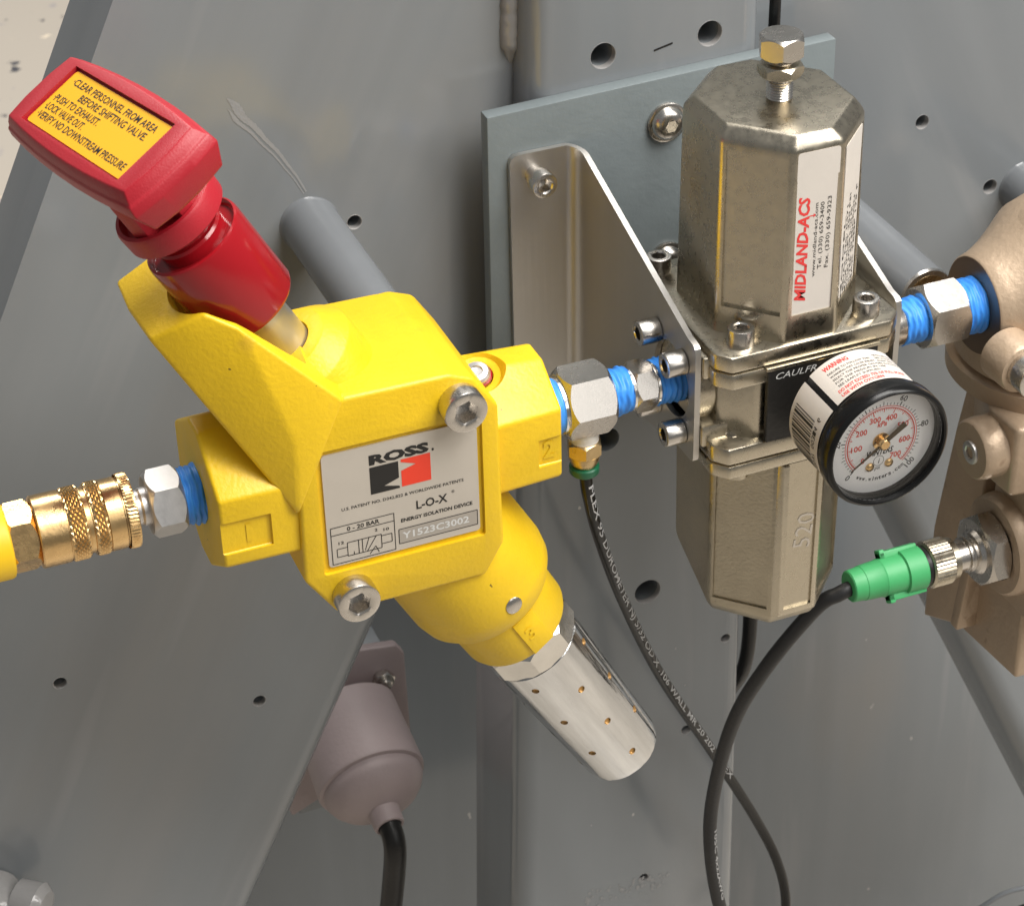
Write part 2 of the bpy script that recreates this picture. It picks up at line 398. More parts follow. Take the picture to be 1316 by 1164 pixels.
X, Y, Z = V((1, 0, 0)), V((0, 1, 0)), V((0, 0, 1))
TOV = V((0, -1, 0))                            # out of the panel, towards the viewer

# ------------------------------------------------------------------ floor
bm = bmesh.new(); bmesh.ops.create_grid(bm, x_segments=1, y_segments=1, size=4000)
bmesh.ops.translate(bm, verts=bm.verts, vec=(0, 1500, -800))
M['floor'] = floor_mat()
fl = single('floor', bm, 'floor', None, None, 0, kind='structure'); fl['label'] = 'pale beige floor with dark paint flecks'

# ------------------------------------------------------------------ machine frame
fr_ = thing('machine_frame', 'dark grey painted steel machine frame with a centre beam between two slanted legs', 'machine frame', (72, 130, -400))
part('back_panel', prism([(-40, -100), (330, -100), (620, -1000), (-330, -1000)], 300, 308, 0.5), 'greyv', fr_)
def rounded_bar(corners, y0, y1, r, bm=None):
    """four-sided bar (XZ corners, front at y0, back at y1), long front edges rounded"""
    b = bmesh.new(); a = [b.verts.new((x, y0, z)) for x, z in corners]; c = [b.verts.new((x, y1, z)) for x, z in corners]
    b.faces.new(a); b.faces.new(list(reversed(c))); n = 4
    for i in range(n): b.faces.new((a[i], c[i], c[(i+1) % n], a[(i+1) % n]))
    bmesh.ops.recalc_face_normals(b, faces=b.faces)
    es = [e for e in b.edges if all(abs(v.co.y-y0) < 0.01 for v in e.verts) and e.calc_length() > 130]
    bmesh.ops.bevel(b, geom=es, offset=r, segments=8, profile=0.5, affect='EDGES')
    return merge(bm, b)
beam = part('centre_beam', rounded_bar([(32, 300), (5, -520), (118.5, -520), (111.5, 300)], 84, 131.6, 9), 'greyv', fr_)
def holes(lst, y0, depth=32): return [lathe([(-2, r), (0.0, r), (depth, r)], frame((x, y0, z), Y), 28) for x, z, r in lst]
cut(beam, holes([(52.1, 76.6, 4.6), (92.1, 77.2, 4.6), (71.1, -156.7, 5.6), (106.5, -191.7, 2.1), (89.8, -234.8, 2.4), (70.9, -312.4, 2.2), (53.6, -79.6, 5.0)], 84, 34))
b = bmesh.new(); bfn = plane_fn((74.5, 84, 75.5), X, Z, 0.15); line(b, bfn, -3.5, -0.6, 3.5, 0.9, 0.7); part('pen_mark', b, 'ink', beam, 0)
def hole_light_rings(lst, y0, parent):
    for x, z, r in lst: part('hole_light_ring', lathe([(0.15, r+0.3), (-0.06, r+0.2), (0.1, r-0.05), (2.6, r-0.08)], frame((x, y0(x, z) if callable(y0) else y0, z), Y), 28, cap=False), 'hole_light', parent)
M['hole_light'] = mat('brightened_hole_edge', (0.36, 0.35, 0.34), 0.5, 0.2)  # paler than the frame, painting in the light caught on hole walls
hole_light_rings([(52.1, 76.6, 4.6), (92.1, 77.2, 4.6), (71.1, -156.7, 5.6), (106.5, -191.7, 2.1), (89.8, -234.8, 2.4), (70.9, -312.4, 2.2)], 84, beam)
def legy0(x, z, yf=97.0):
    q = (x+12)*0.8988 - (z-103)*0.4384
    return yf - 0.4 + (0.4*q/79 if q > 0 else -5.7*q/92.6)
# legs: two folded facets each, sloping 26 degrees
LD = V((-0.4384, 0, -0.8988)); LN = V((0.8988, 0, -0.4384))
def leg_bm(mir=False, yf=97.0):
    o = V((-12, 0, 103)); L0, L1 = -330, 620
    prof = [(-93.8, 12), (-92.6, 5.3), (0, -0.4), (1.5, -0.3), (79, 0), (84, 1), (88, 5), (89, 10), (89, 40), (-93.8, 40)]
    if mir: prof = [(-104, 12), (-102, 0), (79, 0), (84, 1), (88, 5), (89, 10), (89, 40), (-104, 40)]
    b = bmesh.new(); rs = []
    for l in (L0, L1):
        ring = []
        for q, d in prof:
            p = o + LD*l + LN*q; p.y = yf+d
            if mir: p.x = 2*MX - p.x
            ring.append(b.verts.new(p))
        rs.append(ring)
    n = len(prof)
    for i in range(n): b.faces.new((rs[0][i], rs[0][(i+1) % n], rs[1][(i+1) % n], rs[1][i]))
    b.faces.new(rs[0]); b.faces.new(list(reversed(rs[1])))
    bmesh.ops.recalc_face_normals(b, faces=b.faces); return b
# mirror line so that the right leg's rounded edge passes (234, -242)
_p = V((-12, 0, 103)) + LN*86; _t = (_p.z+242)/0.8988; MX = (234 + (_p.x - 0.4384*_t))/2
legL = part('leg', leg_bm(), 'grey', fr_, 22, label='slanted leg left of the centre beam')
cut(legL, holes([(-159.3, -137.2, 2.5), (-86.4, -169.4, 2.5), (-35.4, 26.6, 2.6)], 97, 24))
hole_light_rings([(-159.3, -137.2, 2.5), (-86.4, -169.4, 2.5), (-35.4, 26.6, 2.6)], legy0, legL)
legR = part('leg', leg_bm(True), 'greyr', fr_, 22, label='slanted leg right of the centre beam')
cut(legR, holes([(188.1, 18.2, 2.8), (221.0, -16.0, 3.0)], 97, 24))
hole_light_rings([(188.1, 18.2, 2.8), (221.0, -16.0, 3.0)], 97.0, legR)
# left rod's reflection painted as a pale streak; worn places: chalky rub marks and paint nicks on the beam
M['scuff_and_reflection'] = mat('rubbed_paint_and_reflection', (0.285, 0.288, 0.29), 0.5, 0, 0.2, 900)
def streak(b, pts, w0, y, rn):
    P_ = spline([V((x, y, z)) for x, z in pts], 6); n = len(P_); prev = None
    for i, p in enumerate(P_):
        t = i/(n-1); wd = w0*(0.5+0.5*math.sin(math.pi*min(1, t*1.2+.1)))*rn.uniform(.5, 1.2)
        a, c = b.verts.new(p+V((wd*.6, 0, wd*.5))), b.verts.new(p-V((wd*.6, 0, wd*.5)))
        if prev: b.faces.new((prev[0], a, c, prev[1]))
        prev = (a, c)
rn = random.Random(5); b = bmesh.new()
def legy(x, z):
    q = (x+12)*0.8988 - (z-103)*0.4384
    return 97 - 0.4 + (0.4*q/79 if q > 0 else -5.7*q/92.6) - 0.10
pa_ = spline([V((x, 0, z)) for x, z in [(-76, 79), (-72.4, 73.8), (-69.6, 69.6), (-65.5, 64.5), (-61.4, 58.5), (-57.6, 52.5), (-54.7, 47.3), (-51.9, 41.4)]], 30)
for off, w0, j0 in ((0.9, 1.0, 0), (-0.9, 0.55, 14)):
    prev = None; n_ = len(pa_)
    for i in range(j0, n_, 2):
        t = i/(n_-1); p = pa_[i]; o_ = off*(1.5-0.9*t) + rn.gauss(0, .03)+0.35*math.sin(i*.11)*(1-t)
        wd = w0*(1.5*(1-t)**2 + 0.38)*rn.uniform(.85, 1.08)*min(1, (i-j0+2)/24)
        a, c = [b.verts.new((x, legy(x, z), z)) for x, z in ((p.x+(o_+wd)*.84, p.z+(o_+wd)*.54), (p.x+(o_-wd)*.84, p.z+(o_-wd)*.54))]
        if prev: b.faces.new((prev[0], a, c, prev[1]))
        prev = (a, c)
part('rod_reflection', b, 'scuff_and_reflection', legL, 0, kind='stuff')
b = bmesh.new()
def nick(x, z, r):
    k = rn.randint(5, 7); a0 = rn.uniform(0, 6); yy = rn.uniform(0, .12)
    b.faces.new([b.verts.new((x + r*rn.uniform(.5, 1.1)*math.cos(a0+6.283*i/k), 83.9 - yy, z + r*rn.uniform(.6, 1.5)*math.sin(a0+6.283*i/k))) for i in range(k)])
for i in range(90):
    t = rn.random(); nick(44+38*t+rn.gauss(0, 1.5), -315-3*t+rn.gauss(0, 2.6), rn.uniform(.25, 1.1))
for x, z in [(76.0, -200.0), (83.9, -189.6), (38.1, -203.6), (30.1, -211.1), (60.4, -209.2), (46.3, -272.5), (88.5, -210.4)]: nick(x, z, rn.uniform(.4, .9))
part('paint_nicks', b, 'scuff_and_reflection', beam, 0, kind='stuff')
for x, z, y1, r in ((-51, 29, 24, 10.0), (152, -11, 28, 10.2), (236, -19, 24, 10.2)):
    f = frame((x, 97.5, z), TOV)
    rod = part('standoff_rod', lathe([(-0.4, r+1.4), (0.6, r+0.5), (2.0, r), (97.5-y1-0.8, r), (97.5-y1, r-0.8), (97.5-y1, r-2.2), (97.5-y1-0.01, r-2.4)], f, 40), 'rod', fr_)
    if x > 0: part('rod_rim', lathe([(97.5-y1-1, r-2.6), (97.5-y1-1, r+0.05), (97.5-y1+0.15, r-0.4), (97.5-y1+0.15, r-2.6)], f, 40), 'steel', rod)
    if x > 0: part('rod_end', lathe([(97.5-y1-1, r-2.3), (97.5-y1+0.25, r-2.3), (97.5-y1+0.25, 0.5)], f, 40), 'brassd', rod)
# weld bead in the corner beside the beam
pts = []
for i in range(60):
    t = i/59
    pts.append(V((27.4-3.9*t + random.uniform(-.12, .12), 97.4 + random.uniform(-.12, .12), 185-112*t)))
part('weld_bead', sweep(pts, lambda t: (4.0+0.18*math.sin(t*230)+random.uniform(-.12, .12))*(1 if t < .93 else max(0.1, (1-t)/.07)), 12), 'weld', fr_, 60)
# cast lug in the lower left corner
f = frame((-200, 97, -228), TOV)
lug = lathe([(0, 13), (10, 13), (15, 12), (19, 8), (20.5, 2)], f, 32)
lathe([(0, 7.5), (40, 7.5)], frame((-193, 88, -232), (0.10, -0.1, -1)), 24, lug)
lathe([(-3, 8.5), (6, 9.5), (9, 7), (10, 2)], frame((-188, 84, -224), (0.7, -0.6, -0.1)), 24, lug)
part('cast_lug', lug, 'weld', fr_)

# ------------------------------------------------------------------ mounting plate
pl = thing('mounting_plate', 'blue-grey painted flat steel plate bolted to the beam behind the filter', 'plate', (72, 81, 0))
part('plate', prism([(7.2, 65.3), (6.0, -62), (139, -58), (138.3, 69)], 78, 84, 0.5, 2), 'plate', pl)
def button_bolt(x, z, r=7.3, parent=pl, y=78):
    f = frame((x, y, z), TOV)
    b = lathe([(0, r), (1.0, r), (1.3, r-0.5), (1.4, r-1.2), (2.4, r-1.5), (3.6, r-2.4), (4.3, r-3.6), (4.5, 2.35)], f, 36, cap=False)
    n = 36
    hx = bmesh.new()
    lathe([(4.5, 2.35), (4.3, 2.2), (2.2, 2.1), (2.0, 0.05)], f, 6, b)
    return part('button_bolt', b, 'steel', parent)
for x, z in ((73.2, 50.5), (73.8, -4), (118, 46)): button_bolt(x, z)

# ------------------------------------------------------------------ filter brackets
def bracket(flip, label, fx):
    t = thing('mounting_bracket', label, 'bracket', (fx, 70, 0), 'sheet steel brackets holding the filter')
    th = 2.0; s = -1 if flip else 1
    b = bmesh.new()
    # outline of the folded sheet in (sheet coordinate u, z); u runs along the flat, round the bend, then out
    R = 5.0; flat = 20.0; arc = R*math.pi/2; out = 88.0
    def pos(u, off):
        # off: 0 = outer face (towards the viewer / left), th = inner
        if u < flat: return V((fx - s*(R+flat-u), 76 - (0 if not off else -off), 0)) if False else V((fx - s*(R + flat - u), 75.8+off, 0))
        if u < flat+arc:
            a = (u-flat)/R; rr = R+0.0+off
            return V((fx - s*R + s*rr*math.sin(a), 75.8 - R + rr*math.cos(a), 0))
        return V((fx + s*off, 75.8-R-(u-flat-arc), 0))
    us = [0, 0.6, 2.0, 6, 12, flat] + [flat+arc*k/8 for k in range(1, 9)] + [flat+arc+q for q in (4, 10, 20, 32, 44, 56, 68, 76, 82, 86, 87.4, 88)]
    def top(u):
        if u < 3: return 50.5 - (3-math.sqrt(max(0, 9-(3-u)**2)))
        if u <= flat+1: return 50.5
        k = (u-flat-1)/(flat+arc+out-6 - flat-1)
        zt = 50.5 + (21.5-50.5)*min(1, k)
        if u < flat+9: zt = min(zt, 50.5-0.028*(u-flat-1)**2)
        e = flat+arc+out-u
        if e < 3: zt = 21.2-(3-math.sqrt(max(0, 9-(3-e)**2)))
        return zt
    def bot(u):
        e = flat+arc+out-u; z = -23.0
        k = max(0, (e-14)/(out+arc+flat-14)); z = -23.0 - 22*k
        if e < 2: z += 2-math.sqrt(max(0, 4-(2-e)**2))
        return z
    rows = []
    for u in us:
        zt, zb = top(u), bot(u)
        row = []
        for off in (0, th):
            p = pos(u, off); row.append([b.verts.new((p.x, p.y, zb+(zt-zb)*k/6)) for k in range(7)])
        rows.append(row)
    for i in range(len(rows)-1):
        A, B = rows[i], rows[i+1]
        for k in range(6):
            b.faces.new((A[0][k], B[0][k], B[0][k+1], A[0][k+1])); b.faces.new((A[1][k], A[1][k+1], B[1][k+1], B[1][k]))
        b.faces.new((A[0][6], B[0][6], B[1][6], A[1][6])); b.faces.new((A[0][0], A[1][0], B[1][0], B[0][0]))
    for R_ in (rows[0], rows[-1]):
        for k in range(6): b.faces.new((R_[0][k], R_[0][k+1], R_[1][k+1], R_[1][k]))
    bmesh.ops.recalc_face_normals(b, faces=b.faces)
    o = part('bracket_sheet', b, 'brushed', t, 25)
    cut(o, [lathe([(-12, 13), (12, 13)], frame((fx, 0, 0), X), 40)])
    return t
brk = bracket(False, 'bent brushed steel bracket with a sloping edge, left of the filter', 39)
screw('socket_screw', brk, (23, 71.5, 42), TOV, 4.6, 5.2)
part('spacer', lathe([(0, 3.6), (4.8, 3.6)], frame((23, 76.2, 42), TOV), 24), 'steel', brk)
for y, z, g_ in ((-8.5, 11.2, 1.2), (-8.5, -15.2, 1.2), (11, 12.6, 1.6), (11, -15, 1.6)):
    screw('socket_screw', brk, (38.8-g_, y, z), -X, 4.3, 5.6)
    part('spacer', lathe([(0, 4.3), (g_, 4.3)], frame((38.8, y, z), -X), 24), 'steel', brk)
brk2 = bracket(True, 'thin bent steel bracket right of the filter, seen edge on', 113.5)

# ------------------------------------------------------------------ filter regulator
ft = thing('filter_regulator', 'octagonal nickel plated filter regulator with a bolt on top and white labels', 'filter regulator', (75, 0, 0))
def FACES(o, z0, z1, d, front=True):
    # shallow panels sunk into the cast faces, leaving a raised frame round each
    r2 = math.sqrt(.5); tl = []
    for c, n, u, w_ in ((V((75, -25, 0)), V((0, -1, 0)), V((1, 0, 0)), 14.0), (V((58.25, -16.75, 0)), V((-r2, -r2, 0)), V((r2, -r2, 0)), 19.5),
                        (V((91.75, -16.75, 0)), V((r2, -r2, 0)), V((r2, r2, 0)), 19.5)):
        tl.append(hull([c + n*k + u*s_*w_/2 + V((0, 0, z)) for k in (-d, 3) for s_ in (-1, 1) for z in (z0, z1)], 0))
    cut(o, tl if front else tl[1:])
def octa(z, dx=0, dy=0, cx=75, y0=-25, y1=35, x0=50, x1=100, ch=16.5):
    x0 += dx; x1 -= dx; y0 += dy; y1 -= dy
    return [(x0+ch, y0, z), (x1-ch, y0, z), (x1, y0+ch, z), (x1, y1-ch, z), (x1-ch, y1, z), (x0+ch, y1, z), (x0, y1-ch, z), (x0, y0+ch, z)]
bon = part('bonnet', hull(octa(16, -.7, -.7) + octa(87.6) + octa(91.5, 2.6, 2.6), 1.1, 3), 'nickel', ft)
FACES(bon, 30, 84.5, 0.5)
# raised edge beads on the bonnet corners give the cast frame round each face
# flanges and centre block
def flange(z0, z1, dx=0):
    pts = []
    for z in (z0, z1):
        pts += [(47+dx, -27, z), (104-dx, -27, z), (109, -22, z), (109, 34, z), (104-dx, 39, z), (47+dx, 39, z), (43, 34, z), (43, -22, z)]
    return hull(pts, 1.0, 2)
part('bonnet_flange', flange(14.6, 20.5), 'nickel', ft)
part('body_flange', flange(8.2, 14.1, 0.4), 'nickel', ft, label='upper flange of the centre body')
part('centre_body', hull([(x, y, z) for z in (-16, 10) for x, y in ((47, -16), (58, -24), (93, -24), (104, -16), (104, 30), (93, 37), (58, 37), (47, 30))], 2.0, 3), 'nickel', ft)
for x0_, x1_ in ((41.2, 56), (96, 111)):
    for z0_, z1_ in ((9, 17), (-17, -9)):
        part('mounting_lug', box(x0_, x1_, -18.5, 24, z0_, z1_, 1.0), 'nickel', ft)
part('port', lathe([(0, 15.5), (20, 15.5)], frame((41.2, 0, 0), X), 36), 'nickel', ft)
part('body_flange', flange(-20.5, -14.2), 'nickel', ft, label='lower flange of the centre body')
part('bowl_flange', flange(-26.0, -21.0, 0.3), 'nickel', ft)
bowl = part('bowl', hull(octa(-24) + [(50.3, -8.4, -90), (66.5, -24.8, -90.5), (83.5, -24.8, -90.5), (99.7, -8.4, -90), (50.3, 18, -77), (99.7, 18, -77), (66.5, 34.6, -77), (83.5, 34.6, -77),
    (52.6, -7.6, -94), (67.2, -22.4, -94.6), (82.8, -22.4, -94.6), (97.4, -7.6, -94), (94, 12, -94.4), (56, 12, -94.4)], 1.2, 3), 'castn', ft)
FACES(bowl, -87, -28, 0.9, False)
# parting rib on the bowl's bottom edge
fpn = part('front_panel', hull([(66.2, -24.2, -26.5), (66.2, -24.2, -90), (83.8, -24.2, -90), (83.8, -24.2, -26.5), (67.6, -26.8, -26.5), (68.0, -26.8, -89), (82.2, -26.8, -89), (82.6, -26.8, -26.5)], 0.5, 3), 'nickel', ft)
cut(fpn, [hull([(x, y, z) for y in (-28, -26.0) for x, z in ((69.6, -20), (80.8, -20), (80.4, -86.5), (70.0, -86.5))], 0)])
part('drain_boss', lathe([(0, 7), (6, 7), (7, 6), (7, 1)], frame((75, 4, -95), -Z), 24), 'nickel', ft)
part('casting_mark', (lambda b: [put_text(b, plane_fn((75.5, -26.0, -62), (0.12, 0, 1), (-1, 0, 0.12), 0.12), '520', 0, -3.5, 6.5, 14)] and b)(bmesh.new()), 'steel', ft, 0)
# top adjusting screw
adj = part('adjusting_screw', lathe([(88, 3.6)] + [(89.3+0.45*k, 4.2 if k % 2 else 3.75) for k in range(42)] + [(109, 3.6)], frame((76.3, 4, 0), Z), 28), 'steel', ft, 60)
part('lock_nut', hexnut(98.8, 103.0, 7.3, frame((76.3, 4, 0), Z), 0.50), 'nickel', adj, 30)
part('screw_head', hexnut(105.0, 112.4, 7.6, frame((76.3, 4, 0), Z), 0.12), 'steel', adj, 30)
for x, y in ((53.5, -19.5), (98.5, -19.5), (49.5, 33), (101, 33)):
    screw('socket_screw', ft, (x, y, 20.4), Z, 4.4, 6.2)
for x, y in ((53.5, -19.5), (98.5, -19.5)):
    part('screw_end', lathe([(0, 4.2), (3.6, 4.2), (4.4, 3.4), (4.4, 0.5)], frame((x, y, -26), -Z), 24), 'nickel', ft)
    part('screw_socket', lathe([(0, 2.9), (0.5, 2.9), (0.5, 2.0), (0.1, 1.9), (0.1, .1)], frame((x-1, y+2, -14.2), Z), 20), 'steel', ft)
# labels
def label_plate(name, o, u, v, w_, h_, t=0.25, m='white', parent=ft, r=1.0, bm=None):
    fn0 = plane_fn(o, u, v, -0.05); fn1 = plane_fn(o, u, v, t); b = bm or bmesh.new()
    P = rrect(-w_/2, -h_/2, w_/2, h_/2, r)
    a = [b.verts.new(fn0(*p)) for p in P]; c = [b.verts.new(fn1(*p)) for p in P]
    b.faces.new(c); b.faces.new(list(reversed(a)))
    for i in range(len(P)): b.faces.new((a[i], a[(i+1) % len(P)], c[(i+1) % len(P)], c[i]))
    return part(name, b, m, parent, 20)
lab = label_plate('front_label', (75.2, -24.75, 54.5), X, Z, 14.6, 64, 0.35)
up = plane_fn((75.2, -24.75, 54.5), Z, -X, 0.43)        # writing runs upwards
b = bmesh.new(); put_text(b, up, 'MIDLAND-ACS', -20, 2.6, 3.7, 37, 0.035, 0.25); part('lettering', b, 'redink', lab, 0)
b = bmesh.new()
poly(b, up, [(9.2, 1.0), (10.6, 1.0), (9.9, 0.2)]); line(b, up, 9.9, 2.4, 9.9, 1.0, 0.35); part('arrow_mark', b, 'redink', lab, 0)
b = bmesh.new()
put_text(b, up, 'www.midland-acs.com', -12, -0.5, 1.25, 26, 0.0); put_text(b, up, 'Tel. (330) 659-3400', -9.5, -2.6, 1.35, 23.5)
put_text(b, up, 'Fax. (330) 659-9323', -9.5, -5.0, 1.35, 25); part('lettering', b, 'ink', lab, 0)
d1 = V((1, 1, 0)).normalized()
o2 = V((91.9, -16.6, 54.5)) + V((1, -1, 0)).normalized()*-0.1
lab2 = label_plate('side_label', o2, d1, Z, 17.5, 60, 0.25)
up2 = plane_fn(o2, Z, -d1, 0.33); b = bmesh.new()
for k, s_ in enumerate(('MODEL', 'SERIAL No. 0471', 'MAX INLET 250 PSI', 'OUTLET RANGE 0-125 PSI', 'FILTER 40 MICRON', 'MAX TEMP 175 F')):
    put_text(b, up2, s_, -26, 4.9-2.4*k, 1.5, 30+3*(k % 3), 0.01)
part('lettering', b, 'ink', lab2, 0)
# black name badge on the body front
bd = part('name_badge', hull([(x, y, z) for y in (-28.1, -26) for x, z in ((59.5, 13.2), (99, 13.2), (99, 6.5), (99, -14), (59.5, -14))], 0.3, 1), 'badge', ft)
b = bmesh.new(); fn = plane_fn((59.5, -28.1, 0), X, Z, 0.12); put_text(b, fn, 'CAULFR', 2.6, 9.6, 2.3, 14.5, 0.0, 0.3); part('lettering', b, 'wink', bd, 0)
part('badge_trim', box(58.6, 99.6, -28.6, -26, 13.3, 14.5, 0.3), 'nickel', ft)

# ------------------------------------------------------------------ pressure gauge
GX, GZ = 82.2, 0.8; GY = -66.2                    # bezel front
gg = thing('pressure_gauge', 'round black pressure gauge with a red and black scale in front of the filter', 'gauge', (GX, GY, GZ))
gf = frame((GX, GY, GZ), TOV, X)
part('stem', lathe([(-42, 5.5), (-24, 5.5)], gf, 24), 'brassd', gg)
part('case', lathe([(-27.5, 18), (-27, 20.2), (-4, 20.4), (-4, 19), (-27, 19), (-27, 0.5)], gf, 72, cap=False), 'black', gg)
part('bezel', lathe([(-8, 20.5), (-6.5, 21.4), (-1.4, 21.4), (-0.4, 20.9), (0, 20.2), (-0.3, 19.6), (-2, 19.2), (-7.2, 19.0)], gf, 72, cap=False), 'black', gg, 50)
dl = part('dial', lathe([(-5.8, 19.2), (-5.4, 19.2), (-5.4, 0.2)], gf, 72), 'dial', gg, 30)
dfn = plane_fn((GX, GY+5.4, GZ), X, Z, 0.06)
def pol(r, deg): a = math.radians(deg); return (r*math.cos(a), r*math.sin(a))
def arcband(b, fn, r0, r1, a0, a1, n=64):
    for i in range(n):
        p = a0+(a1-a0)*i/n; q = a0+(a1-a0)*(i+1)/n
        poly(b, fn, [pol(r0, p), pol(r1, p), pol(r1, q), pol(r0, q)])
def kpa(v): return 225 - 270*v/689.5
b = bmesh.new(); arcband(b, dfn, 11.7, 12.1, kpa(0), kpa(700)); arcband(b, dfn, 12.5, 12.75, kpa(0), kpa(700))
for v in range(0, 701, 10):
    l = 1.9 if v % 100 == 0 else (1.3 if v % 50 == 0 else 0.8)
    p, q = pol(11.9, kpa(v)), pol(11.9-l, kpa(v)); line(b, dfn, *p, *q, 0.34 if v % 50 == 0 else 0.2)
part('inner_scale', b, 'pinkink', dl, 0)
b = bmesh.new()
for v in range(0, 8):
    x, z = pol(8.6, kpa(v*100)); put_text(b, dfn, str(v*100), x, z-1.0, 2.0, 4.0 if v else 1.4, 0.03, align='CENTER')
put_text(b, dfn, 'kPa', 0, 5.4, 1.9, 3.4, 0.03, 0.2, 'CENTER'); part('inner_numerals', b, 'pinkink', dl, 0)
b = bmesh.new()
def psi(v): return 225 - 2.7*v
for v in range(0, 101, 2):
    l = 1.5 if v % 10 == 0 else 0.9
    p, q = pol(12.9, psi(v)), pol(12.9+l, psi(v)); line(b, dfn, *p, *q, 0.34 if v % 20 == 0 else 0.2)
for v in (0, 20, 40, 60, 80, 100):
    a = psi(v); x, z = pol(15.6, a); rot = math.radians(0 if v in (80,) else a-90 if v != 100 else 45)
    fx = lambda u, t_, x=x, z=z, c=math.cos(rot), s_=math.sin(rot): dfn(x+u*c-t_*s_, z+u*s_+t_*c)
    put_text(b, fx, str(v), 0, -0.9, 2.0, (1.3, 2.6, 3.6)[len(str(v))-1], 0.01, align='CENTER')
put_text(b, dfn, 'psi', -0.6, -10.6, 1.5, 2.0, 0, 0.2, 'CENTER')
put_text(b, dfn, 'WINTERS', 0, -5.1, 2.0, 9.5, 0.03, 0.3, 'CENTER')
arcband(b, dfn, 0, 0.01, 0, 1, 1)
for i in range(40):
    p, q = 2*math.pi*i/40, 2*math.pi*(i+1)/40
    poly(b, dfn, [(-0.3+r*math.cos(t), -7.4+r*math.sin(t)) for r, t in ((1.75, p), (1.9, p), (1.9, q), (1.75, q))])
put_text(b, dfn, 'i', -0.5, -8.4, 2.0, 0.7, 0, 0.2)
for i, ch in enumerate('www.winters.com'):
    a = 238 + i*4.9; x, z = pol(14.6, a); rot = math.radians(a+90)
    fx = lambda u, t_, x=x, z=z, c=math.cos(rot), s_=math.sin(rot): dfn(x+u*c-t_*s_, z+u*s_+t_*c)
    put_text(b, fx, ch, 0, 0, 1.5, 0.35 if ch in '.i' else 1.0, 0.02, align='CENTER')
part('outer_scale', b, 'ink', dl, 0)
# pointer
nfn0 = plane_fn((GX, GY+3.9, GZ), X, Z, 0); pa = 216
b = bmesh.new()
def rotp(p): a = math.radians(pa); return (p[0]*math.cos(a)-p[1]*math.sin(a), p[0]*math.sin(a)+p[1]*math.cos(a))
P = [(13.6, 0.12), (13.6, -0.12), (1.5, -0.45), (-2, -0.75), (-9.2, -1.0), (-9.2, 1.0), (-2, 0.75), (1.5, 0.45)]
a1 = [b.verts.new(nfn0(*rotp(p))) for p in P]; c1 = [b.verts.new(nfn0(*rotp(p)) + V((0, -0.35, 0))) for p in P]
b.faces.new(c1); b.faces.new(list(reversed(a1)))
for i in range(len(P)): b.faces.new((a1[i], a1[(i+1) % len(P)], c1[(i+1) % len(P)], c1[i]))
nd = part('pointer', b, 'needle', gg, 0)
part('hub', lathe([(-5.4, 2.9), (-5.0, 2.9), (-5.0, 1.6), (-3.6, 1.6), (-3.6, 1.85), (-2.7, 1.85), (-2.4, 1.5), (-2.4, 0.1)], gf, 28), 'brass', nd, 40)
for x in (-3.4, 3.4):
    p = dfn(x, -9.0); part('dial_screw', lathe([(0, 1.5), (0.5, 1.4), (0.9, 0.9), (1.0, 0.1)], frame(p, TOV), 20), 'brass', dl)
M['lens'] = glass()
part('lens', lathe([(-1.8, 19.3), (-1.5, 19.3), (-1.5, 0.2)], gf, 64), 'lens', gg, 30)
# stickers wrapped on the case; u = angle in degrees seen from the front, v = depth behind the bezel
def cyl_fn(r): return lambda u, v: V((GX + r*math.cos(math.radians(u)), GY + v, GZ + r*math.sin(math.radians(u))))
c0, c1_ = cyl_fn(20.55), cyl_fn(20.62)
def wrap(b, fn, u0, v0, u1, v1, n): quad(b, fn, u0, v0, u1, v1, n)
b = bmesh.new(); wrap(b, c0, 140, 8.8, 232, 27.2, 40); s1 = part('barcode_sticker', b, 'white', gg, 50)
b = bmesh.new(); u = 159; rnd = random.Random(3)
while u < 222:
    w_ = rnd.choice((0.9, 0.9, 1.7, 2.5)); wrap(b, c1_, u, 13.6, u+w_, 25.4, 2); u += w_+rnd.choice((0.9, 1.3, 2.0))
part('barcode', b, 'ink', s1, 0)
b = bmesh.new()
for i, ch in enumerate('8 28537 00314 6'[::-1]):
    fx = lambda uu, t_, i=i: c1_(157+i*4.4 - uu*2.8, 12.9-t_)
    if ch != ' ': put_text(b, fx, ch, 0, 0, 2.0, 1.3)
part('lettering', b, 'ink', s1, 0)
b = bmesh.new(); wrap(b, c0, 52, 8.8, 134, 27.2, 40); s2 = part('warning_sticker', b, 'white', gg, 50)
def st_fn(uu, t_): return c1_(131-uu*2.8, 26-t_)     # uu = mm round the case from the left edge, t_ = mm from the back edge
b = bmesh.new(); put_text(b, lambda u_, v_: st_fn(u_, 2.6-v_), 'WARNING', 3.0, 0, 2.0, 9, 0.03)
for k, s_ in enumerate(('DO NOT EXCEED 75% OF FULL SCALE', 'USE WITH OXYGEN')):
    put_text(b, lambda u_, v_, k=k: st_fn(u_, 14.2+2.1*k-v_), s_, 2.0, 0, 1.4, 24 if k == 0 else 15, 0.02)
part('lettering', b, 'redink', s2, 0)
b = bmesh.new()
for k, s_ in enumerate(('FAILURE TO FOLLOW THIS', 'WARNING MAY CAUSE INJURY', 'SELECT THE PROPER GAUGE', 'FOR THE MEDIUM IN USE', 'SEE LEAFLET SUPPLIED')):
    put_text(b, lambda u_, v_, k=k: st_fn(u_, 4.9+1.75*k-v_), s_, 3.2, 0, 1.0, 15+(k*5) % 4)
for k, s_ in enumerate(('NE PAS DEPASSER', 'LIRE LA NOTICE', 'AVANT EMPLOI', 'DE CE MANOMETRE')):
    put_text(b, lambda u_, v_, k=k: st_fn(u_, 3.2+1.75*k-v_), s_, 20.0, 0, 1.0, 7.5)
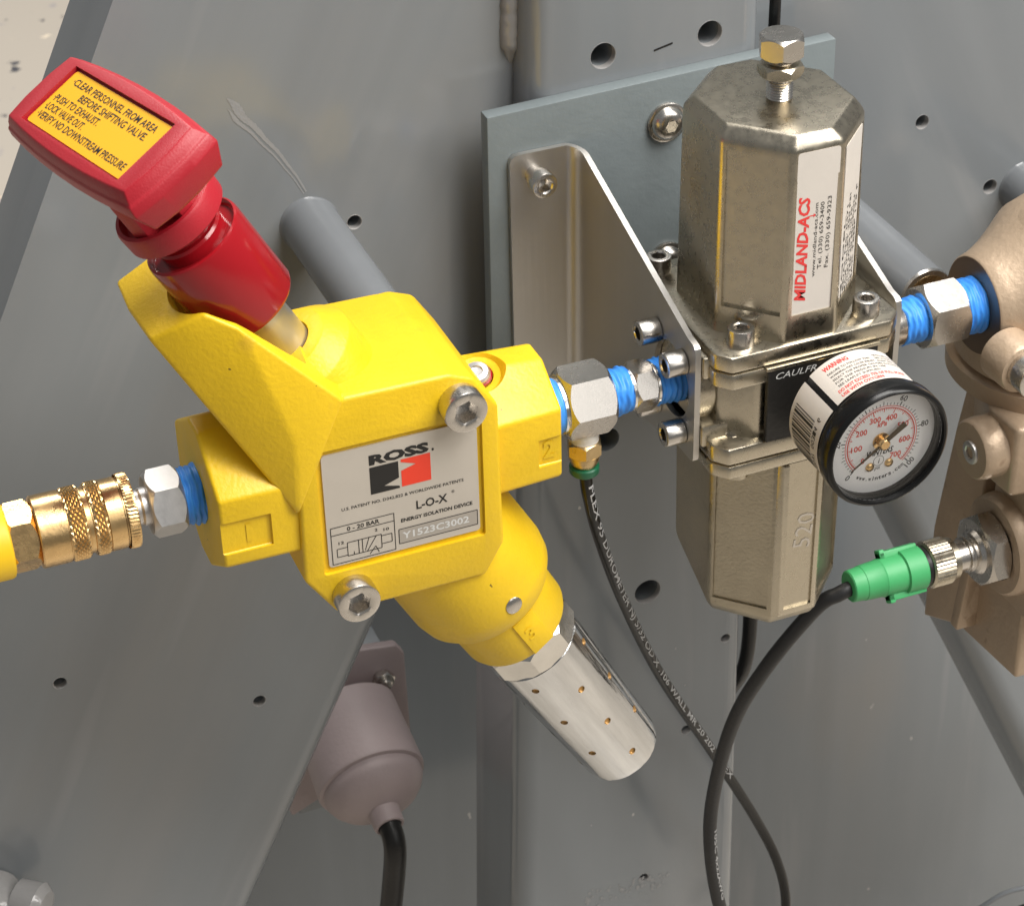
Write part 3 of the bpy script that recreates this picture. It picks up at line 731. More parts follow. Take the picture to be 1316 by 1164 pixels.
part('lettering', b, 'ink', s2, 0)

# ------------------------------------------------------------------ yellow lockout valve
vo = V((-64.5, 0, 0)); VA = V((0.491, 0, -0.871)); VT = V((0.871, 0, 0.491))
vv = thing('lockout_valve', 'yellow cast lockout valve with a red push handle and a silver nameplate', 'valve', vo)
vf = frame(vo, VA, VT)                             # z runs down the plunger axis; x = VT, y = Z-axis cross
def ax(s, t, y): return vo + VA*s + VT*t + V((0, y, 0))
front = [(-96, 28), (-80.5, 39.6), (-47.0, 39.0), (-39.5, 36), (-32, 24.5), (-31.4, -27), (-38, -38.2), (-87, -38.2), (-97, -23)]
body = part('body', prism(front, -27, 28, 1.3, 3), 'yellow', vv)
cut(body, [prism(rrect(-90.6, -22.4, -37.6, 22.6, 1.0), -28, -25.6, 0)])
def port_block(x0, x1, ap, half, apex, taper=0.6):
    pts = []
    for x, d in ((x0, 0), (x1, taper)):
        pts += [(x, -ap-d, half), (x, -ap-d, -half), (x, -5, -apex-d), (x, 5, -apex-d), (x, ap+d, -half), (x, ap+d, half), (x, 5, apex+d), (x, -5, apex+d)]
    return hull(pts, 1.2, 3)
pL = part('port_block', port_block(-120.6, -90, 24.5, 12.0, 24.5), 'yellow', vv)
cut(pL, [hull([(x, y, z) for x in (-122, -105) for y in (-26, -23.7) for z in (-7.5, 4.0)], 0.3, 1)])
pR = part('port_block', port_block(-8.2, -40, 20.0, 12.5, 22.5, 2.0), 'yellow', vv)
cut(pR, [hull([(x, y, z) for x in (-16.5, -6) for y in (-21.6, -19.3) for z in (-7.2, 3.0)], 0.3, 1),
         lathe([(-6, 5.2), (-2.0, 5.2), (-1.6, 7.5), (9, 15)], frame((-29.5, -2.0, 20.8), (-0.2, -0.3, 0.93)), 32)])
b = bmesh.new(); put_text(b, plane_fn((-114, -23.7, -4.5), X, Z, 0.25), '1', 1.2, 0, 6.0, 1.6, 0.03); part('raised_mark', b, 'yellow', pL, 0)
b = bmesh.new(); put_text(b, plane_fn((-14.6, -19.35, -4.6), X, Z, 0.25), '2', 0, 0, 6.0, 4.0, 0.03); part('raised_mark', b, 'yellow', pR, 0)
ind = part('indicator', lathe([(0, 4.4), (1.6, 4.4), (2.4, 3.8), (2.6, 2.2), (2.0, 2.0), (1.9, 0.2)], frame((-29.3, -1.8, 19.6), (-0.2, -0.3, 0.93)), 28), 'zinc', pR)
part('seal_ring', lathe([(-0.2, 4.9), (0.4, 4.9), (0.4, 4.5)], frame((-29.3, -1.8, 19.6), (-0.2, -0.3, 0.93)), 28), 'redg', ind)
# lockout guard: wedge with a half-round trough under the handle sleeve
gp = [ax(-87, -28.5, 29), ax(-87, -16.2, 28.8), ax(-87, -29.3, 13), ax(-87, -27.9, -8.5), ax(-87, -14.6, -10.0), ax(-87, -10.3, -15.5), ax(-87, -9, 28.8),
      V((-80.3, -27.4, 39.0)), V((-96.2, -27.3, 28)), V((-97.0, -27.3, 2.0)), V((-96, 26, 28)), V((-97, 26, 0)), V((-78, 26, 39)), V((-76, 0, 39)), ax(-79, -5, -20), ax(-40, -17, 0)]
gd = part('lockout_guard', hull(gp, 1.2, 3), 'yellow', vv)
cut(gd, [lathe([(-120, 17.6), (-53.2, 17.6)], vf, 48)])
part('collar', lathe([(-30, 20.5), (-46.5, 20.2), (-47.2, 19.8), (-52.0, 14.4), (-52.4, 13.8), (-52.4, 9.2), (-51, 9.2)], vf, 64), 'yellow', vv)
part('stem', lathe([(-49, 8.6), (-64, 8.6), (-65, 9.0), (-72, 9.0)], vf, 48), 'satin', vv)
part('sleeve', lathe([(-70.3, 11), (-70.3, 13.2), (-70.9, 14.6), (-72.2, 15.3), (-99.4, 15.5), (-100.6, 15.2), (-101.0, 14.6), (-100.4, 13.9), (-99.2, 13.4), (-99.0, 9.5)], vf, 64), 'redg', vv)
part('neck', lathe([(-96, 10.8), (-102.6, 10.8), (-103.4, 10.2), (-103.6, 9.0), (-128, 8.6)], vf, 48), 'redg', vv)
ring = lathe([(-107.2, 10), (-107.6, 14.6), (-108.6, 15.8), (-114.6, 16.0), (-115.6, 15.6), (-115.8, 14.4), (-113.6, 13.4), (-113.4, 9)], vf, 64)
for a in (1.2, 2.4, 4.3, 5.5):
    f2 = vf @ Matrix.Rotation(a, 4, 'Z')
    hull([f2 @ V((x, y, z)) for x in (6, 13.8) for y in (-2.6, 2.6) for z in (-128, -113)], 0.6, 2, ring)
part('detent_ring', ring, 'red', vv)
# T handle
HR = math.radians(13.0)
hu = (VT*math.sin(HR)*1.0 + V((0, -1, 0))*math.cos(HR)).normalized()      # long direction, towards the viewer
hv = (VT*math.cos(HR) + V((0, 1, 0))*math.sin(HR)).normalized()           # across
hc = vo + VT*0.2 + V((0, 0.6, 0))
def hout(L, W0, W1, n=7):
    out = []
    for i in range(n+1): t = -1+2*i/n; out.append((L*t*0.985, W1-(W1-W0)*t*t))
    for i in range(n+1): t = 1-2*i/n; out.append((L*t*0.985, -(W1-(W1-W0)*t*t)))
    e = []
    k = n+1
    res = out[:k] + [(L+0.8, W0*0.4), (L+0.8, -W0*0.4)] + out[k:] + [(-L-0.8, -W0*0.4), (-L-0.8, W0*0.4)]
    return res
def loft(layers, m):
    b = bmesh.new(); rs = []
    for s, (L, W0, W1) in layers: rs.append([b.verts.new(hc + hu*u_ + hv*v_ + VA*s) for u_, v_ in hout(L, W0, W1)])
    n = len(rs[0])
    for i in range(len(rs)-1):
        for k in range(n): b.faces.new((rs[i][k], rs[i][(k+1) % n], rs[i+1][(k+1) % n], rs[i+1][k]))
    b.faces.new(rs[0]); b.faces.new(list(reversed(rs[-1])))
    bmesh.ops.recalc_face_normals(b, faces=b.faces); bev(b, 0.5, 2, 28); return b
hd = part('handle', loft([(-147.2, (39.6, 12.2, 14.4)), (-145.2, (41.0, 13.4, 15.6)), (-143.9, (41.4, 13.9, 16.1)), (-143.4, (42.1, 14.5, 16.7)), (-140.4, (42.7, 15.0, 17.2)), (-133.0, (40.6, 12.4, 14.6)), (-129.5, (35, 9.6, 11.6)), (-126, (22, 8, 9))], None), 'red', vv, 25)
hfn = lambda lift: plane_fn(hc + VA*-147.2, hu, hv, -lift if hu.cross(hv).dot(VA) > 0 else lift)
cut(hd, [ (lambda b: (b.faces.new([b.verts.new(hfn(1.0)(*p)) for p in rrect(-31.6, -10.5, 33.0, 10.5, 0.8)]), bmesh.ops.solidify(b, geom=b.faces[:], thickness=0)) and b)(bmesh.new()) ] if False else
        [hull([hfn(l_)(*p) for l_ in (1.0, -1.3) for p in ((-32.2, -10.8), (32.2, -10.8), (32.2, 10.8), (-32.2, 10.8))], 0)])
b = bmesh.new(); F0, F1 = hfn(-1.35), hfn(-1.0); P = rrect(-31.4, -10.0, 31.4, 10.0, 1.2)
a1 = [b.verts.new(F0(*p)) for p in P]; c1 = [b.verts.new(F1(*p)) for p in P]; b.faces.new(c1)
for i in range(len(P)): b.faces.new((a1[i], a1[(i+1) % len(P)], c1[(i+1) % len(P)], c1[i]))
hl = part('warning_label', b, 'yellowp', hd, 0)
F2 = hfn(-0.92); b = bmesh.new()
for s_, u0, v0, wd in (('\u00b7CLEAR PERSONNEL FROM AREA', -28, 5.8, 54), ('BEFORE SHIFTING VALVE.', -18, 2.4, 43), ('\u00b7PUSH TO EXHAUST.', -29.5, -1.0, 30), ('\u00b7LOCK VALVE OUT.', -29.5, -4.3, 25.5), ('\u00b7VERIFY NO DOWNSTREAM PRESSURE', -29.5, -7.6, 58)):
    put_text(b, F2, s_, u0, v0, 2.35, wd, 0.012)
part('lettering', b, 'ink', hl, 0)
# nameplate
npz = thing  # (nameplate belongs to the valve)
fnp = lambda l_: plane_fn((-63.9, -25.6, 0), X, Z, l_)
npl = label_plate('nameplate', (-63.9, -25.6, 0.1), X, Z, 49.6, 41, 0.7, 'tan', vv, 1.2)
F = fnp(0.78); b = bmesh.new()
put_text(b, F, 'ROSS', -10.0, 13.6, 3.2, 19.2, 0.055)
poly(b, F, [(-10, 12.6), (-0.8, 12.6), (-0.8, 6.6), (-5.6, 4.9), (-0.8, 3.6), (-0.6, 2.8), (-10, 2.8)])
part('lettering', b, 'ink', npl, 0)
b = bmesh.new(); poly(b, F, [(0, 12.9), (9.5, 12.9), (9.5, 3.0), (0, 3.0), (0, 8.8), (4.8, 10.2), (0, 12.0)]); part('emblem', b, 'redlogo', npl, 0)
b = bmesh.new(); put_text(b, F, '.', 10.0, 13.6, 3.2, 0.8, 0.05)
put_text(b, F, 'U.S. PATENT NO. D342,822 & WORLDWIDE PATENTS', -19.6, -0.6, 1.05, 39.5, 0.012)
put_text(b, F, 'L-O-X', 4.2, -6.6, 3.0, 10.2, 0.02); put_text(b, F, '\u00ae', 15.8, -3.9, 1.0, 1.0)
put_text(b, F, 'ENERGY ISOLATION DEVICE', -1.0, -10.1, 1.25, 23.5, 0.03)
for x0, z0, x1, z1 in ((-23.6, -19.6, -3.2, -19.6), (-23.6, -6.0, -3.2, -6.0), (-23.6, -19.6, -23.6, -6.0), (-3.2, -19.6, -3.2, -6.0), (-23.6, -8.8, -3.2, -8.8),
                       (-1.9, -18.0, 24, -18.0), (-1.9, -12.6, 24, -12.6), (-1.9, -18.0, -1.9, -12.6), (24, -18.0, 24, -12.6),
                       (-18.6, -17.6, -7.6, -17.6), (-18.6, -12.6, -7.6, -12.6), (-18.6, -17.6, -18.6, -12.6), (-7.6, -17.6, -7.6, -12.6), (-13.8, -17.6, -13.8, -12.6), (-13.0, -17.0, -11.6, -12.6),
                       (-12.4, -17.6, -9.2, -12.6), (-22, -17.2, -18.6, -17.2), (-22, -14.2, -18.6, -14.2), (-22, -17.2, -22, -14.2), (-7.6, -13.2, -4.2, -13.2), (-7.6, -16.2, -4.2, -16.2), (-4.2, -16.2, -4.2, -13.2),
                       (-11.6, -18.9, -9.6, -16.4), (-9.6, -16.4, -8.6, -18.9), (-16.6, -17.6, -16.6, -16.4), (-15, -17.6, -15, -12.6)):
    line(b, F, x0, z0, x1, z1, 0.26)
put_text(b, F, '0 - 20 BAR', -18.4, -8.2, 1.5, 10.5, 0.02); put_text(b, F, '12', -21.4, -12.6, 1.0, 1.8, 0.02); put_text(b, F, '2', -9.6, -11.0, 1.0, 0.9, 0.02); put_text(b, F, '10', -6.8, -11.6, 1.0, 1.8, 0.02)
part('printing', b, 'ink', npl, 0)
b = bmesh.new(); quad(b, fnp(0.74), -1.8, -17.9, 23.9, -12.7); part('stamp_band', b, 'stamp', npl, 0)
b = bmesh.new(); put_text(b, F, 'Y1523C3002', -0.8, -16.4, 2.4, 22, 0.02); part('stamped_number', b, 'wink', npl, 0)
screw('socket_screw', vv, (-44.6, -27.0, 28.6), TOV, 6.9, 6.4)
screw('socket_screw', vv, (-82.0, -27.0, -31.4), TOV, 6.9, 6.4)
# exhaust boss
part('exhaust_boss', lathe([(10, 20), (30, 25.2), (66, 25.6), (71, 24.8), (75, 22.4), (76.5, 19.6), (92.5, 19.2), (94.5, 18.4), (95, 16)], vf, 80), 'yellow', vv, 30)
def onboss(s, ang, r): return vo + VA*s + (VT*math.cos(ang) + V((0, -1, 0))*math.sin(ang))*r
d_ = (VT*math.cos(1.38) + V((0, -1, 0))*math.sin(1.38))
part('pin', lathe([(-3, 3.0), (0.35, 3.0), (0.7, 2.5), (0.75, 0.2)], frame(onboss(65.5, 1.38, 25.4), d_), 28), 'steel', vv)
e_ = VA.cross(d_)
tg = part('raised_pad', hull([onboss(81.5, 1.42, 0) + d_*r_ + VA*a_ + e_*c_ for r_ in (18.2, 19.75) for a_ in (-3.8, 12) for c_ in (-4.3, 4.3)], 0.3, 2), 'yellow', vv)
b = bmesh.new(); put_text(b, plane_fn(onboss(83.5, 1.42, 19.8), e_*-1, VA*-1, 0.3 if (e_*-1).cross(VA*-1).dot(d_) > 0 else -0.3), '3', -1.6, -3.8, 5, 3.6, 0.02); part('raised_mark', b, 'yellow', vv, 0)
# relief arc on the body below the front face
part('drain_plug', lathe([(0, 6), (26, 6)], frame((-84, -6, -34), V((0.45, 0.2, -0.85))), 20), 'brassd', vv)

# muffler
mf = thing('exhaust_muffler', 'shiny silver cylindrical exhaust muffler with small brass holes under the valve', 'muffler', ax(95, 0, 0))
part('hex_end', hexnut(94.5, 107.0, 17.9, vf, 0.2, 0.12, None, 8), 'alu', mf, 28)
tb_ = lathe([(106, 17.0), (109, 16.9), (172, 14.7), (174.8, 14.2), (176, 12.8), (176.2, 0.2)], vf, 96)
rn = random.Random(11); wob = [rn.uniform(-1, 1) for _ in range(96)]; wob = [(wob[k-1]+2*wob[k]+wob[(k+1) % 96])/4 for k in range(96)]
tb_.verts.ensure_lookup_table()
for i_, v_ in enumerate(tb_.verts):                 # faint drawing flutes along the tube
    q_ = v_.co - vo; a_ = VA*q_.dot(VA); v_.co = vo + a_ + (q_-a_)*(1 + 0.010*wob[i_ % 96])
tube_ = part('tube', tb_, 'alum', mf, 50)
spots = [(0.57 + 0.785*k, q) for k in range(8) for q in ((113.0, 134.0, 155.2) if k % 2 == 0 else (123.8, 144.6, 165.0))]
dr = None
for ang, s_ in spots:
    d2 = VT*math.cos(ang) + V((0, -1, 0))*math.sin(ang); rr = 16.9 - (s_-109)*0.0349
    dr = lathe([(-1.1, 1.35), (1.0, 1.35)], frame(vo + VA*s_ + d2*rr, d2), 16, dr)
    part('vent_hole', lathe([(-1.3, 1.3), (-0.75, 1.3), (-0.75, 0.1)], frame(vo + VA*s_ + d2*rr, d2), 16), 'hole', mf)
cut(tube_, [dr])

# ------------------------------------------------------------------ pipe run: tape, hexes, couplings (all on the pipe axis)
PX = frame((0, 0, 0), X, V((0, -1, 0)))
def tape(name_parent, s0, s1, r0, r1, turns=6, bm_=None):
    prof = []; n = turns*6
    for i in range(n+1):
        t = i/n; r = r0+(r1-r0)*t + 0.28*math.sin(t*turns*2*math.pi)
        prof.append((s0+(s1-s0)*t, r))
    b = lathe([(s0, r0*0.8)] + prof + [(s1, r1*0.8)], PX, 56)
    rq = random.Random(int(s0*10)); ph = [rq.uniform(0, 6.28) for _ in range(6)]
    for v in b.verts:                                # wrapped by hand: wavy edges and lapped, uneven turns
        a = math.atan2(v.co.z, -v.co.y); e = (v.co.x-s0)/(s1-s0)
        w_ = 0.16*math.sin(3*a+ph[0]+7*e) + 0.12*math.sin(5*a+ph[1]-11*e) + 0.08*math.sin(9*a+ph[2]+23*e)
        r_ = math.hypot(v.co.y, v.co.z); k = 1 + w_/r_
        v.co.y *= k; v.co.z *= k
        v.co.x += (0.38*math.sin(2*a+ph[3]) + 0.22*math.sin(5*a+ph[4]) + 0.12*math.sin(11*a+ph[5]))*(0.35 + 0.65*abs(2*e-1))
    return part('thread_tape', b, 'blue', name_parent, 60)
HX = math.radians(60)
nl = thing('hex_nipple', 'zinc hex nipple with blue tape between the brass coupling and the yellow valve', 'pipe fitting', (-131, 0, 0))
part('hex', hexnut(-137.0, -126.3, 10.9, PX, math.radians(8)), 'zinc', nl, 28)
tape(nl, -126.8, -119.8, 8.7, 9.6, 4)
part('spigot', lathe([(-143, 5.4), (-139.5, 5.4), (-138.8, 5.9), (-136.5, 5.9)], PX, 32), 'zinc', nl)
cp = thing('hose_coupling', 'polished brass quick coupling with knurled bands at the left edge', 'hose coupling', (-160, 0, 0))
def knurl(s0, s1, r, n=64, rows=7, amp=0.42, diamond=True):
    b = bmesh.new(); rs = []
    for i in range(rows*2+1):
        s = s0+(s1-s0)*i/(rows*2); ring = []
        for k in range(n*2):
            a = math.pi*k/n
            hgt = amp if ((k+i) % 2 == 0 if diamond else k % 2 == 0) else -amp*0.35
            if i in (0, rows*2): hgt = -amp*0.3
            ring.append(b.verts.new(PX @ V(((r+hgt)*math.cos(a), (r+hgt)*math.sin(a), s))))
        rs.append(ring)
    for i in range(len(rs)-1):
        for k in range(2*n):
            q = (rs[i][k], rs[i][(k+1) % (2*n)], rs[i+1][(k+1) % (2*n)], rs[i+1][k])
            if diamond:
                if (k+i) % 2: b.faces.new((q[0], q[1], q[3])); b.faces.new((q[1], q[2], q[3]))
                else: b.faces.new((q[0], q[1], q[2])); b.faces.new((q[0], q[2], q[3]))
            else: b.faces.new(q)
    return b
part('release_ring', knurl(-144.8, -141.6, 11.6, 64, 2, 0.14, False), 'brass', cp, 0)
part('ring_face', lathe([(-141.7, 11.3), (-141.4, 10.8), (-141.4, 6.4), (-143.5, 6.3)], PX, 48, cap=False), 'brass', cp)
part('sleeve', lathe([(-171.4, 9.6), (-171.4, 10.8), (-171.0, 11.2), (-162.8, 11.2), (-162.6, 10.8), (-156.6, 10.8), (-156.4, 10.2), (-155.2, 10.2), (-155.0, 10.8), (-150.6, 10.8), (-150.4, 11.1), (-145.6, 11.1), (-145.3, 10.6), (-144.6, 10.6), (-144.6, 6)], PX, 64), 'brass', cp, 25)
part('knurled_band', knurl(-162.3, -156.8, 11.05, 34, 4, 0.36), 'brass', cp, 0)
part('knurled_band', knurl(-154.8, -150.6, 11.05, 34, 3, 0.36), 'brass', cp, 0)
part('hex', hexnut(-180.6, -171.2, 11.0, PX, math.radians(8)), 'brass', cp, 28)
ah = thing('air_hose', 'bright yellow air hose entering at the left edge', 'hose', (-190, 0, 0))
part('hose_body', lathe([(-240, 11.9), (-180.9, 11.9), (-179.9, 11.5), (-179.5, 10.6)], PX, 48), 'hose', ah)

n2 = thing('hex_coupling', 'large stainless hex coupling with blue tape right of the yellow valve', 'pipe fitting', (8, 0, 0))
tape(n2, -9, -1.2, 9.2, 9.4, 2)
part('lip', lathe([(-2.4, 8.6), (-2.0, 9.6), (-0.8, 9.6), (-0.4, 8.8)], PX, 40), 'alu', n2)
part('hex', hexnut(-0.8, 15.6, 12.3, PX, 0.0, 0.12), 'steel', n2, 28)
n3 = thing('hex_bushing', 'small stainless hex nipple with blue tape in the left bracket', 'pipe fitting', (27, 0, 0))
tape(n3, 15.4, 22.8, 7.9, 7.6, 3)
part('collar', lathe([(22.6, 7.0), (22.8, 7.5), (23.6, 7.5), (23.9, 7.0)], PX, 40), 'alu', n3)
part('hex', hexnut(23.6, 31.4, 8.7, PX, 0.0, 0.12), 'steel', n3, 28)
part('collar', lathe([(31.2, 7.0), (31.5, 7.5), (32.2, 7.5), (32.5, 7.0)], PX, 40), 'alu', n3)
tape(n3, 32.2, 44.5, 7.6, 7.9, 6)
n4 = thing('hex_union', 'stainless hex union with blue tape between the filter and the bronze valve', 'pipe fitting', (139, 0, 0))
part('collar', lathe([(111, 7.8), (122.4, 7.8), (123.4, 7.2)], PX, 40), 'steel', n4)
tape(n4, 123, 131.4, 7.5, 7.9, 4)
part('hex', hexnut(131.0, 146.2, 12.2, PX, math.radians(25), 0.12), 'steel', n4, 28)
tape(n4, 146.0, 156, 9.4, 9.9, 5)

# ------------------------------------------------------------------ brass push-in elbow under the coupling, and the black tube
EZ = frame((7.6, -0.5, 0), -Z, V((0, -1, 0)))
el = thing('tube_fitting', 'small brass push-in tube fitting with a green collar under the hex coupling', 'tube fitting', (7.6, -0.5, -18))
part('thread_tape', lathe([(9.5, 4.6), (11.5, 4.9), (12.0, 4.6), (13.2, 4.9), (13.7, 4.6), (15, 4.8), (15.2, 4.2)], EZ, 32), 'ptfe', el, 60)
part('hex', hexnut(15.0, 20.6, 6.1, EZ, 0.30, 0.12), 'brassd', el, 28)
part('cone', lathe([(20.2, 5.4), (22.0, 5.2), (24.6, 4.2), (25, 3)], EZ, 32), 'brassd', el)
part('release_collar', lathe([(24.6, 3.4), (24.8, 4.6), (25.3, 5.0), (27.4, 5.0), (28.0, 4.6), (28.1, 2.4)], EZ, 40), 'dgreen', el)
tpts = [(7.6, -0.5, -22), (8.2, -0.4, -31), (9.9, 1.0, -40.2), (15.8, 6.0, -61.4), (31.0, 20.0, -102.7), (54.9, 38.0, -158.7), (87.0, 55.0, -222.4), (112.0, 62.0, -273.9), (124.5, 62.0, -305.7), (128.4, 60.0, -330.7), (124, 57, -352), (112, 52, -372)]
tpath = spline(tpts, 14)
tb = thing('pneumatic_tube', 'thin shiny black plastic tube with white printing running down from the green collar', 'tube', tpts[1])
tbo = part('tube', sweep(tpath, 2.15, 18), 'black', tb, 60)
# printing follows the tube
def path_fn(path, r, cdir):
    acc = [0.0]
    for i in range(1, len(path)): acc.append(acc[-1] + (path[i]-path[i-1]).length)
    def fn(u, v):
        u = min(max(u, 0), acc[-1]-1e-4); i = max(k for k in range(len(acc)) if acc[k] <= u) if False else next(k for k in range(1, len(acc)) if acc[k] > u) - 1
        t = (u-acc[i])/(acc[i+1]-acc[i]); p = path[i].lerp(path[i+1], t)
        ta = (path[min(i+2, len(path)-1)]-path[max(i-1, 0)]).normalized()
        n = (cdir - ta*cdir.dot(ta)).normalized(); b_ = n.cross(ta)
        a = v/r
        return p + (n*math.cos(a) + b_*math.sin(a))*r
    return fn
VIEW = V((-0.30, -0.76, 0.56))                   # side of the tube that carries the print
tf = path_fn(tpath, 2.22, V((0.35, -0.80, 0.25)))
b = bmesh.new(); put_text(b, tf, 'FLEX 95 DUROMETER NJ 5/32 OD X .106 WALL MR 20 202 7FLEX', 11, -1.15, 2.3, 235, 0.01, sub=True); part('printing', b, 'gink', tbo, 0)

# ------------------------------------------------------------------ bronze valve
bv = thing('bronze_valve', 'tan cast bronze valve body at the right edge with bosses and plugs', 'valve', (185, 0, -40))
bf = frame((0, 1, -1), X, V((0, -1, 0)))
ub = lathe([(-26, 30), (-24.5, 35.5), (-6, 35), (6, 32), (17, 26), (27, 17), (33, 8), (34, 1)], frame((189, 1, 0), Z), 72)
part('upper_body', ub, 'bronze', bv, 40)
prt = part('port_boss', lathe([(160, 9.5), (153.4, 10), (153.4, 17.2), (154.0, 17.8), (158, 19.0), (164, 22.0), (170, 26), (178, 32), (192, 36)], bf, 64), 'bronze', bv, 40)
lathe
part('lower_flange', lathe([(-36, 33), (-34.5, 36.5), (-27.8, 36.8), (-26.8, 35.2), (-26.4, 30)], frame((189, 3, 0), Z), 72), 'bronze', bv, 30)
part('lower_body', hull([(x, y, z) for z in (-62, -34) for x, y in ((156, -10), (154, -14), (155, -30), (176, -34), (222, -34), (222, 30), (172, 24), (166, 6))], 2, 3), 'bronze', bv)
part('rear_block', hull([(173, 8, -34), (173, 24, -34), (230, 24, -34), (230, -6, -34), (166, 0, -62), (166, 22, -66), (163, 0, -96), (160, 22, -110), (158, 20, -150), (230, 20, -150), (230, -4, -96), (160, -2, -140)], 1.8, 3), 'bronze', bv)
part('cast_rib', hull([(x, y, z) for y in (-2, 3) for x, z in ((163, -100), (158.5, -142), (168, -100), (168, -142))], 0.8, 2), 'bronze', bv)
part('lower_block', hull([(164, -7, -62), (164, -44, -60), (240, -44, -60), (240, -7, -62), (166, -42, -118), (166, -4, -118), (240, -42, -118), (240, -4, -118)], 2.2, 3), 'bronze', bv)
part('base_block', hull([(166, -31, -112), (166.5, 14, -114), (240, -31, -112), (240, 14, -114), (167, -30, -147), (167, 14, -151), (240, -30, -147), (240, 14, -151)], 1.5, 3), 'bronze', bv)
b1 = part('screw_boss', lathe([(146, 0.5), (146, 10.0), (146.8, 10.8), (150, 11.2), (166, 11.6)], frame((0, -17, -47.5), X, V((0, -1, 0))), 48), 'bronze', bv, 40)
screw('socket_screw', bv, (146.2, -17.5, -48), -X, 4.3, 1.2, 'zinc')
part('sensor_boss', lathe([(162, 11), (159.4, 12.6), (159.2, 17.5), (160.4, 18.6), (164, 19.2), (178, 19.6)], frame((0, -18, -92), X, V((0, -1, 0))), 56), 'bronze', bv, 40)
screw('socket_screw', bv, (155, -30, -9.5), TOV, 6.8, 8.0)
part('port_face', lathe([(153.25, 9.0), (153.25, 17.0), (154.2, 17.4)], bf, 64, cap=False), 'facebz', bv)
part('screw_boss', lathe([(0, 9.6), (11, 9.2), (12, 8.6), (12, 6)], frame((155, -18, -9.5), TOV), 40), 'bronze', bv, 40)
b = bmesh.new(); put_text(b, plane_fn((166, -31, 6), (0.9, -0.3, 0), Z, 0.6), 'C', 0, 0, 8, 5, 0.05); part('cast_mark', b, 'bronze', bv, 0)

# ------------------------------------------------------------------ sensor, green plug and its cable
SF = frame((0, -18, -92), X, V((0, -1, 0)))
sn = thing('pressure_switch', 'shiny stainless hex sensor screwed into the bronze valve', 'sensor', (155, -18, -92))
part('hex', hexnut(151.5, 159.6, 14.2, SF, 0.3, 0.10), 'steel', sn, 28)
part('neck', lathe([(140, 5.8), (146.5, 5.8), (146.8, 6.6), (147.4, 6.6), (147.8, 5.9), (148.6, 6.6), (149.2, 5.9), (150, 7.5), (151.6, 8.5)], SF, 40), 'steel', sn, 30)
gp_ = thing('cable_plug', 'green plastic cable plug with a knurled silver nut joined to the sensor', 'cable plug', (115, -18, -92))
kn = bmesh.new(); rs = []
for s, r_ in ((131.0, 7.6), (131.6, 8.3), (139.2, 8.3), (139.8, 7.8), (142.0, 7.6), (142.4, 6.0)):
    rs.append([kn.verts.new(SF @ V(((r_ + (0.28 if k % 2 and 8.2 < r_ else 0))*math.cos(math.pi*k/40), (r_ + (0.28 if k % 2 and 8.2 < r_ else 0))*math.sin(math.pi*k/40), s))) for k in range(80)])
for i in range(len(rs)-1):
    for k in range(80): kn.faces.new((rs[i][k], rs[i][(k+1) % 80], rs[i+1][(k+1) % 80], rs[i+1][k]))
kn.faces.new(rs[0]); kn.faces.new(rs[-1])
part('knurled_nut', kn, 'nickel', gp_, 20)
part('seal', lathe([(127.6, 7.2), (131.4, 7.2)], SF, 32), 'rubber', gp_)
g = lathe([(100.6, 5.2), (101, 5.7), (105.4, 6.1), (105.6, 6.3), (112.5, 6.7), (113, 7.0), (113.2, 6.8), (121, 7.0), (121.4, 7.9), (128.6, 8.1), (129, 7.7), (129, 1)], SF, 48)
for a in (0.95, 0.95+math.pi, 2.6):
    f2 = SF @ Matrix.Rotation(a, 4, 'Z')
    hull([f2 @ V((x, y, z)) for x in (5, 8.9) for y in (-2.1, 2.1) for z in (114, 128.8)], 0.5, 2, g)
    hull([f2 @ V((x, y, z)) for x in (5, 9.6) for y in (-2.1, 2.1) for z in (114, 116.2)], 0.5, 2, g)
part('plug_body', g, 'green', gp_, 30)
cpts = [(104, -18, -92.3), (97, -18, -94), (90.5, -14, -101), (79, -2, -132), (74, 14, -171), (75, 30, -223), (77, 34, -256), (84, 38, -292), (92, 40, -315), (104, 42, -340)]
cpath = spline(cpts, 14)
cb = thing('sensor_cable', 'dark grey round cable curving down from the green plug', 'cable', cpts[0])
cbo = part('cable', sweep(cpath, 2.75, 18), 'cable', cb, 60)
cf = path_fn(cpath, 2.82, V((0.45, -0.72, 0.3)))
b = bmesh.new(); put_text(b, cf, '105C 4x22AWG', 168, -0.9, 1.8, 46, 0.01, sub=True); part('printing', b, 'gink', cbo, 0)

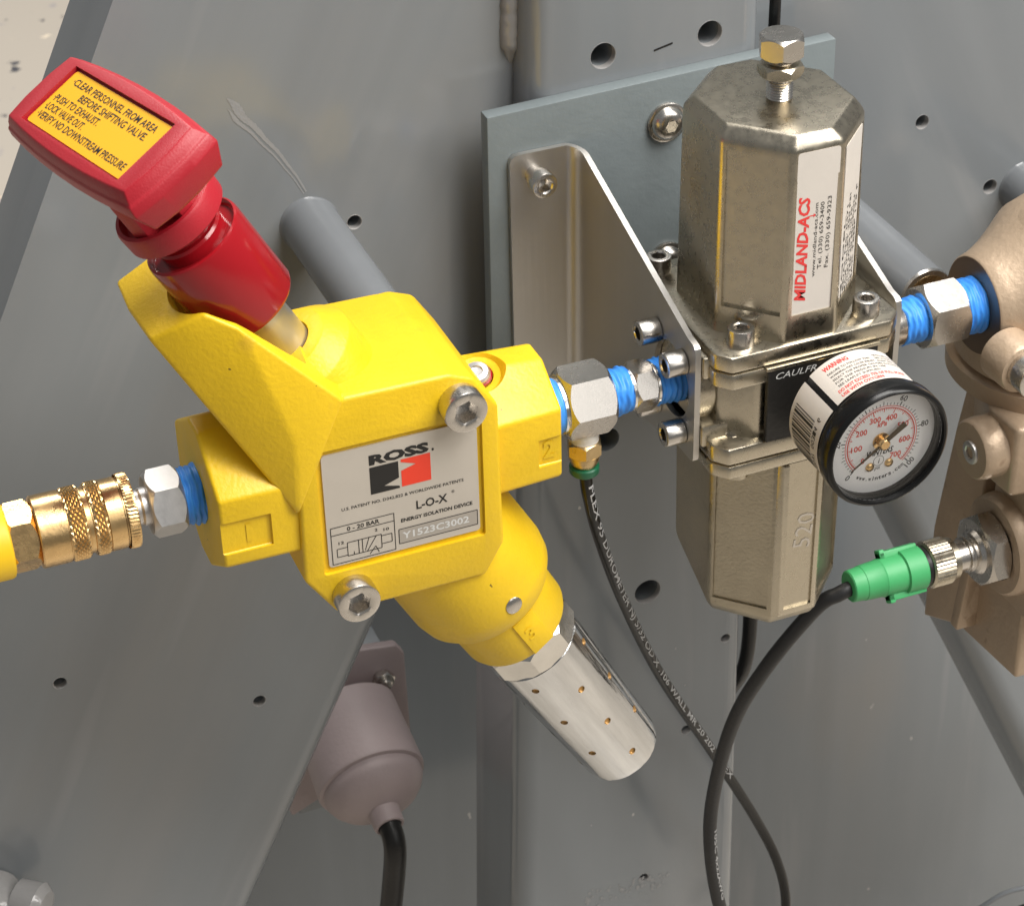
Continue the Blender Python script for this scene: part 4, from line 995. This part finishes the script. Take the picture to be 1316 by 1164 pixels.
# ------------------------------------------------------------------ other cables
k1 = spline([(125.0, 99, 160), (124.0, 99, 80), (124, 98, 0), (124.5, 98, -150), (125.2, 99, -215), (123.0, 110, -245), (117, 124, -272), (106, 140, -300)], 12)
single('power_cable', sweep(k1, 3.1, 16), 'black', 'black cable running straight down beside the right edge of the centre beam', 'cable', 60)
k2 = spline([(255, 118, -446), (266, 112, -437), (280, 106, -424), (300, 100, -421), (330, 98, -424)], 10)
single('loose_cable', sweep(k2, 1.2, 14), 'rod', 'thin grey cable just showing in the lower right corner', 'cable', 60)
k3 = spline([(262, 112, -452), (276, 104, -440), (290, 98, -431), (312, 94, -432), (340, 92, -436)], 10)
single('loose_cable', sweep(k3, 2.8, 14), 'rubber', 'black cable just showing in the lower right corner below a thin grey one', 'cable', 60)

# ------------------------------------------------------------------ mauve sensor housing below the valve
so = V((-25.5, 160, -285.5)); sd = V((0.0, -0.95, -0.31)).normalized()
sh = thing('sensor_housing', 'mauve grey bell shaped plastic housing behind the left leg edge', 'sensor housing', so)
shf = frame(so, sd)
part('tab', prism([(-53, -242), (-11.4, -245), (2.5, -247), (6, -252.7), (6.8, -304), (-53, -330)], 200, 205.2, 1.2, 2), 'mauve', sh)
part('housing_body', lathe([(-37, 23.4), (-1.2, 24.6), (0, 24.2), (0.6, 22.6), (3.4, 22.6), (7.2, 20.6), (10.6, 17.4), (13.2, 13.2), (14.7, 9.2), (15.6, 7.3), (23, 6.7), (23.4, 6.4), (23.4, 5.4), (16, 5.2), (16, 0.3)], shf, 72), 'mauve', sh, 32)
part('mounting_pad', box(-48, 0, 205.3, 300, -335, -255, 1), 'grey', sh)
nf = frame((-5.3, 200, -263), TOV)
nb_ = part('nut', hexnut(0, 4, 5.2, nf, 0.2), 'steel', sh, 28)
part('stud', lathe([(3, 2.8), (6, 2.8), (6.5, 2.3), (6.5, .2)], nf, 20), 'steel', nb_)
k4 = spline([so + sd*14, so + sd*24, so + sd*30 + V((0, 1, -6)), so + sd*31 + V((-1, 4, -26)), so + sd*31 + V((-4, 8, -60)), so + sd*31 + V((-8, 12, -100))], 10)
single('housing_cable', sweep(k4, 5.0, 20), 'rubber', 'thick black cable hanging from the mauve housing', 'cable', 60)
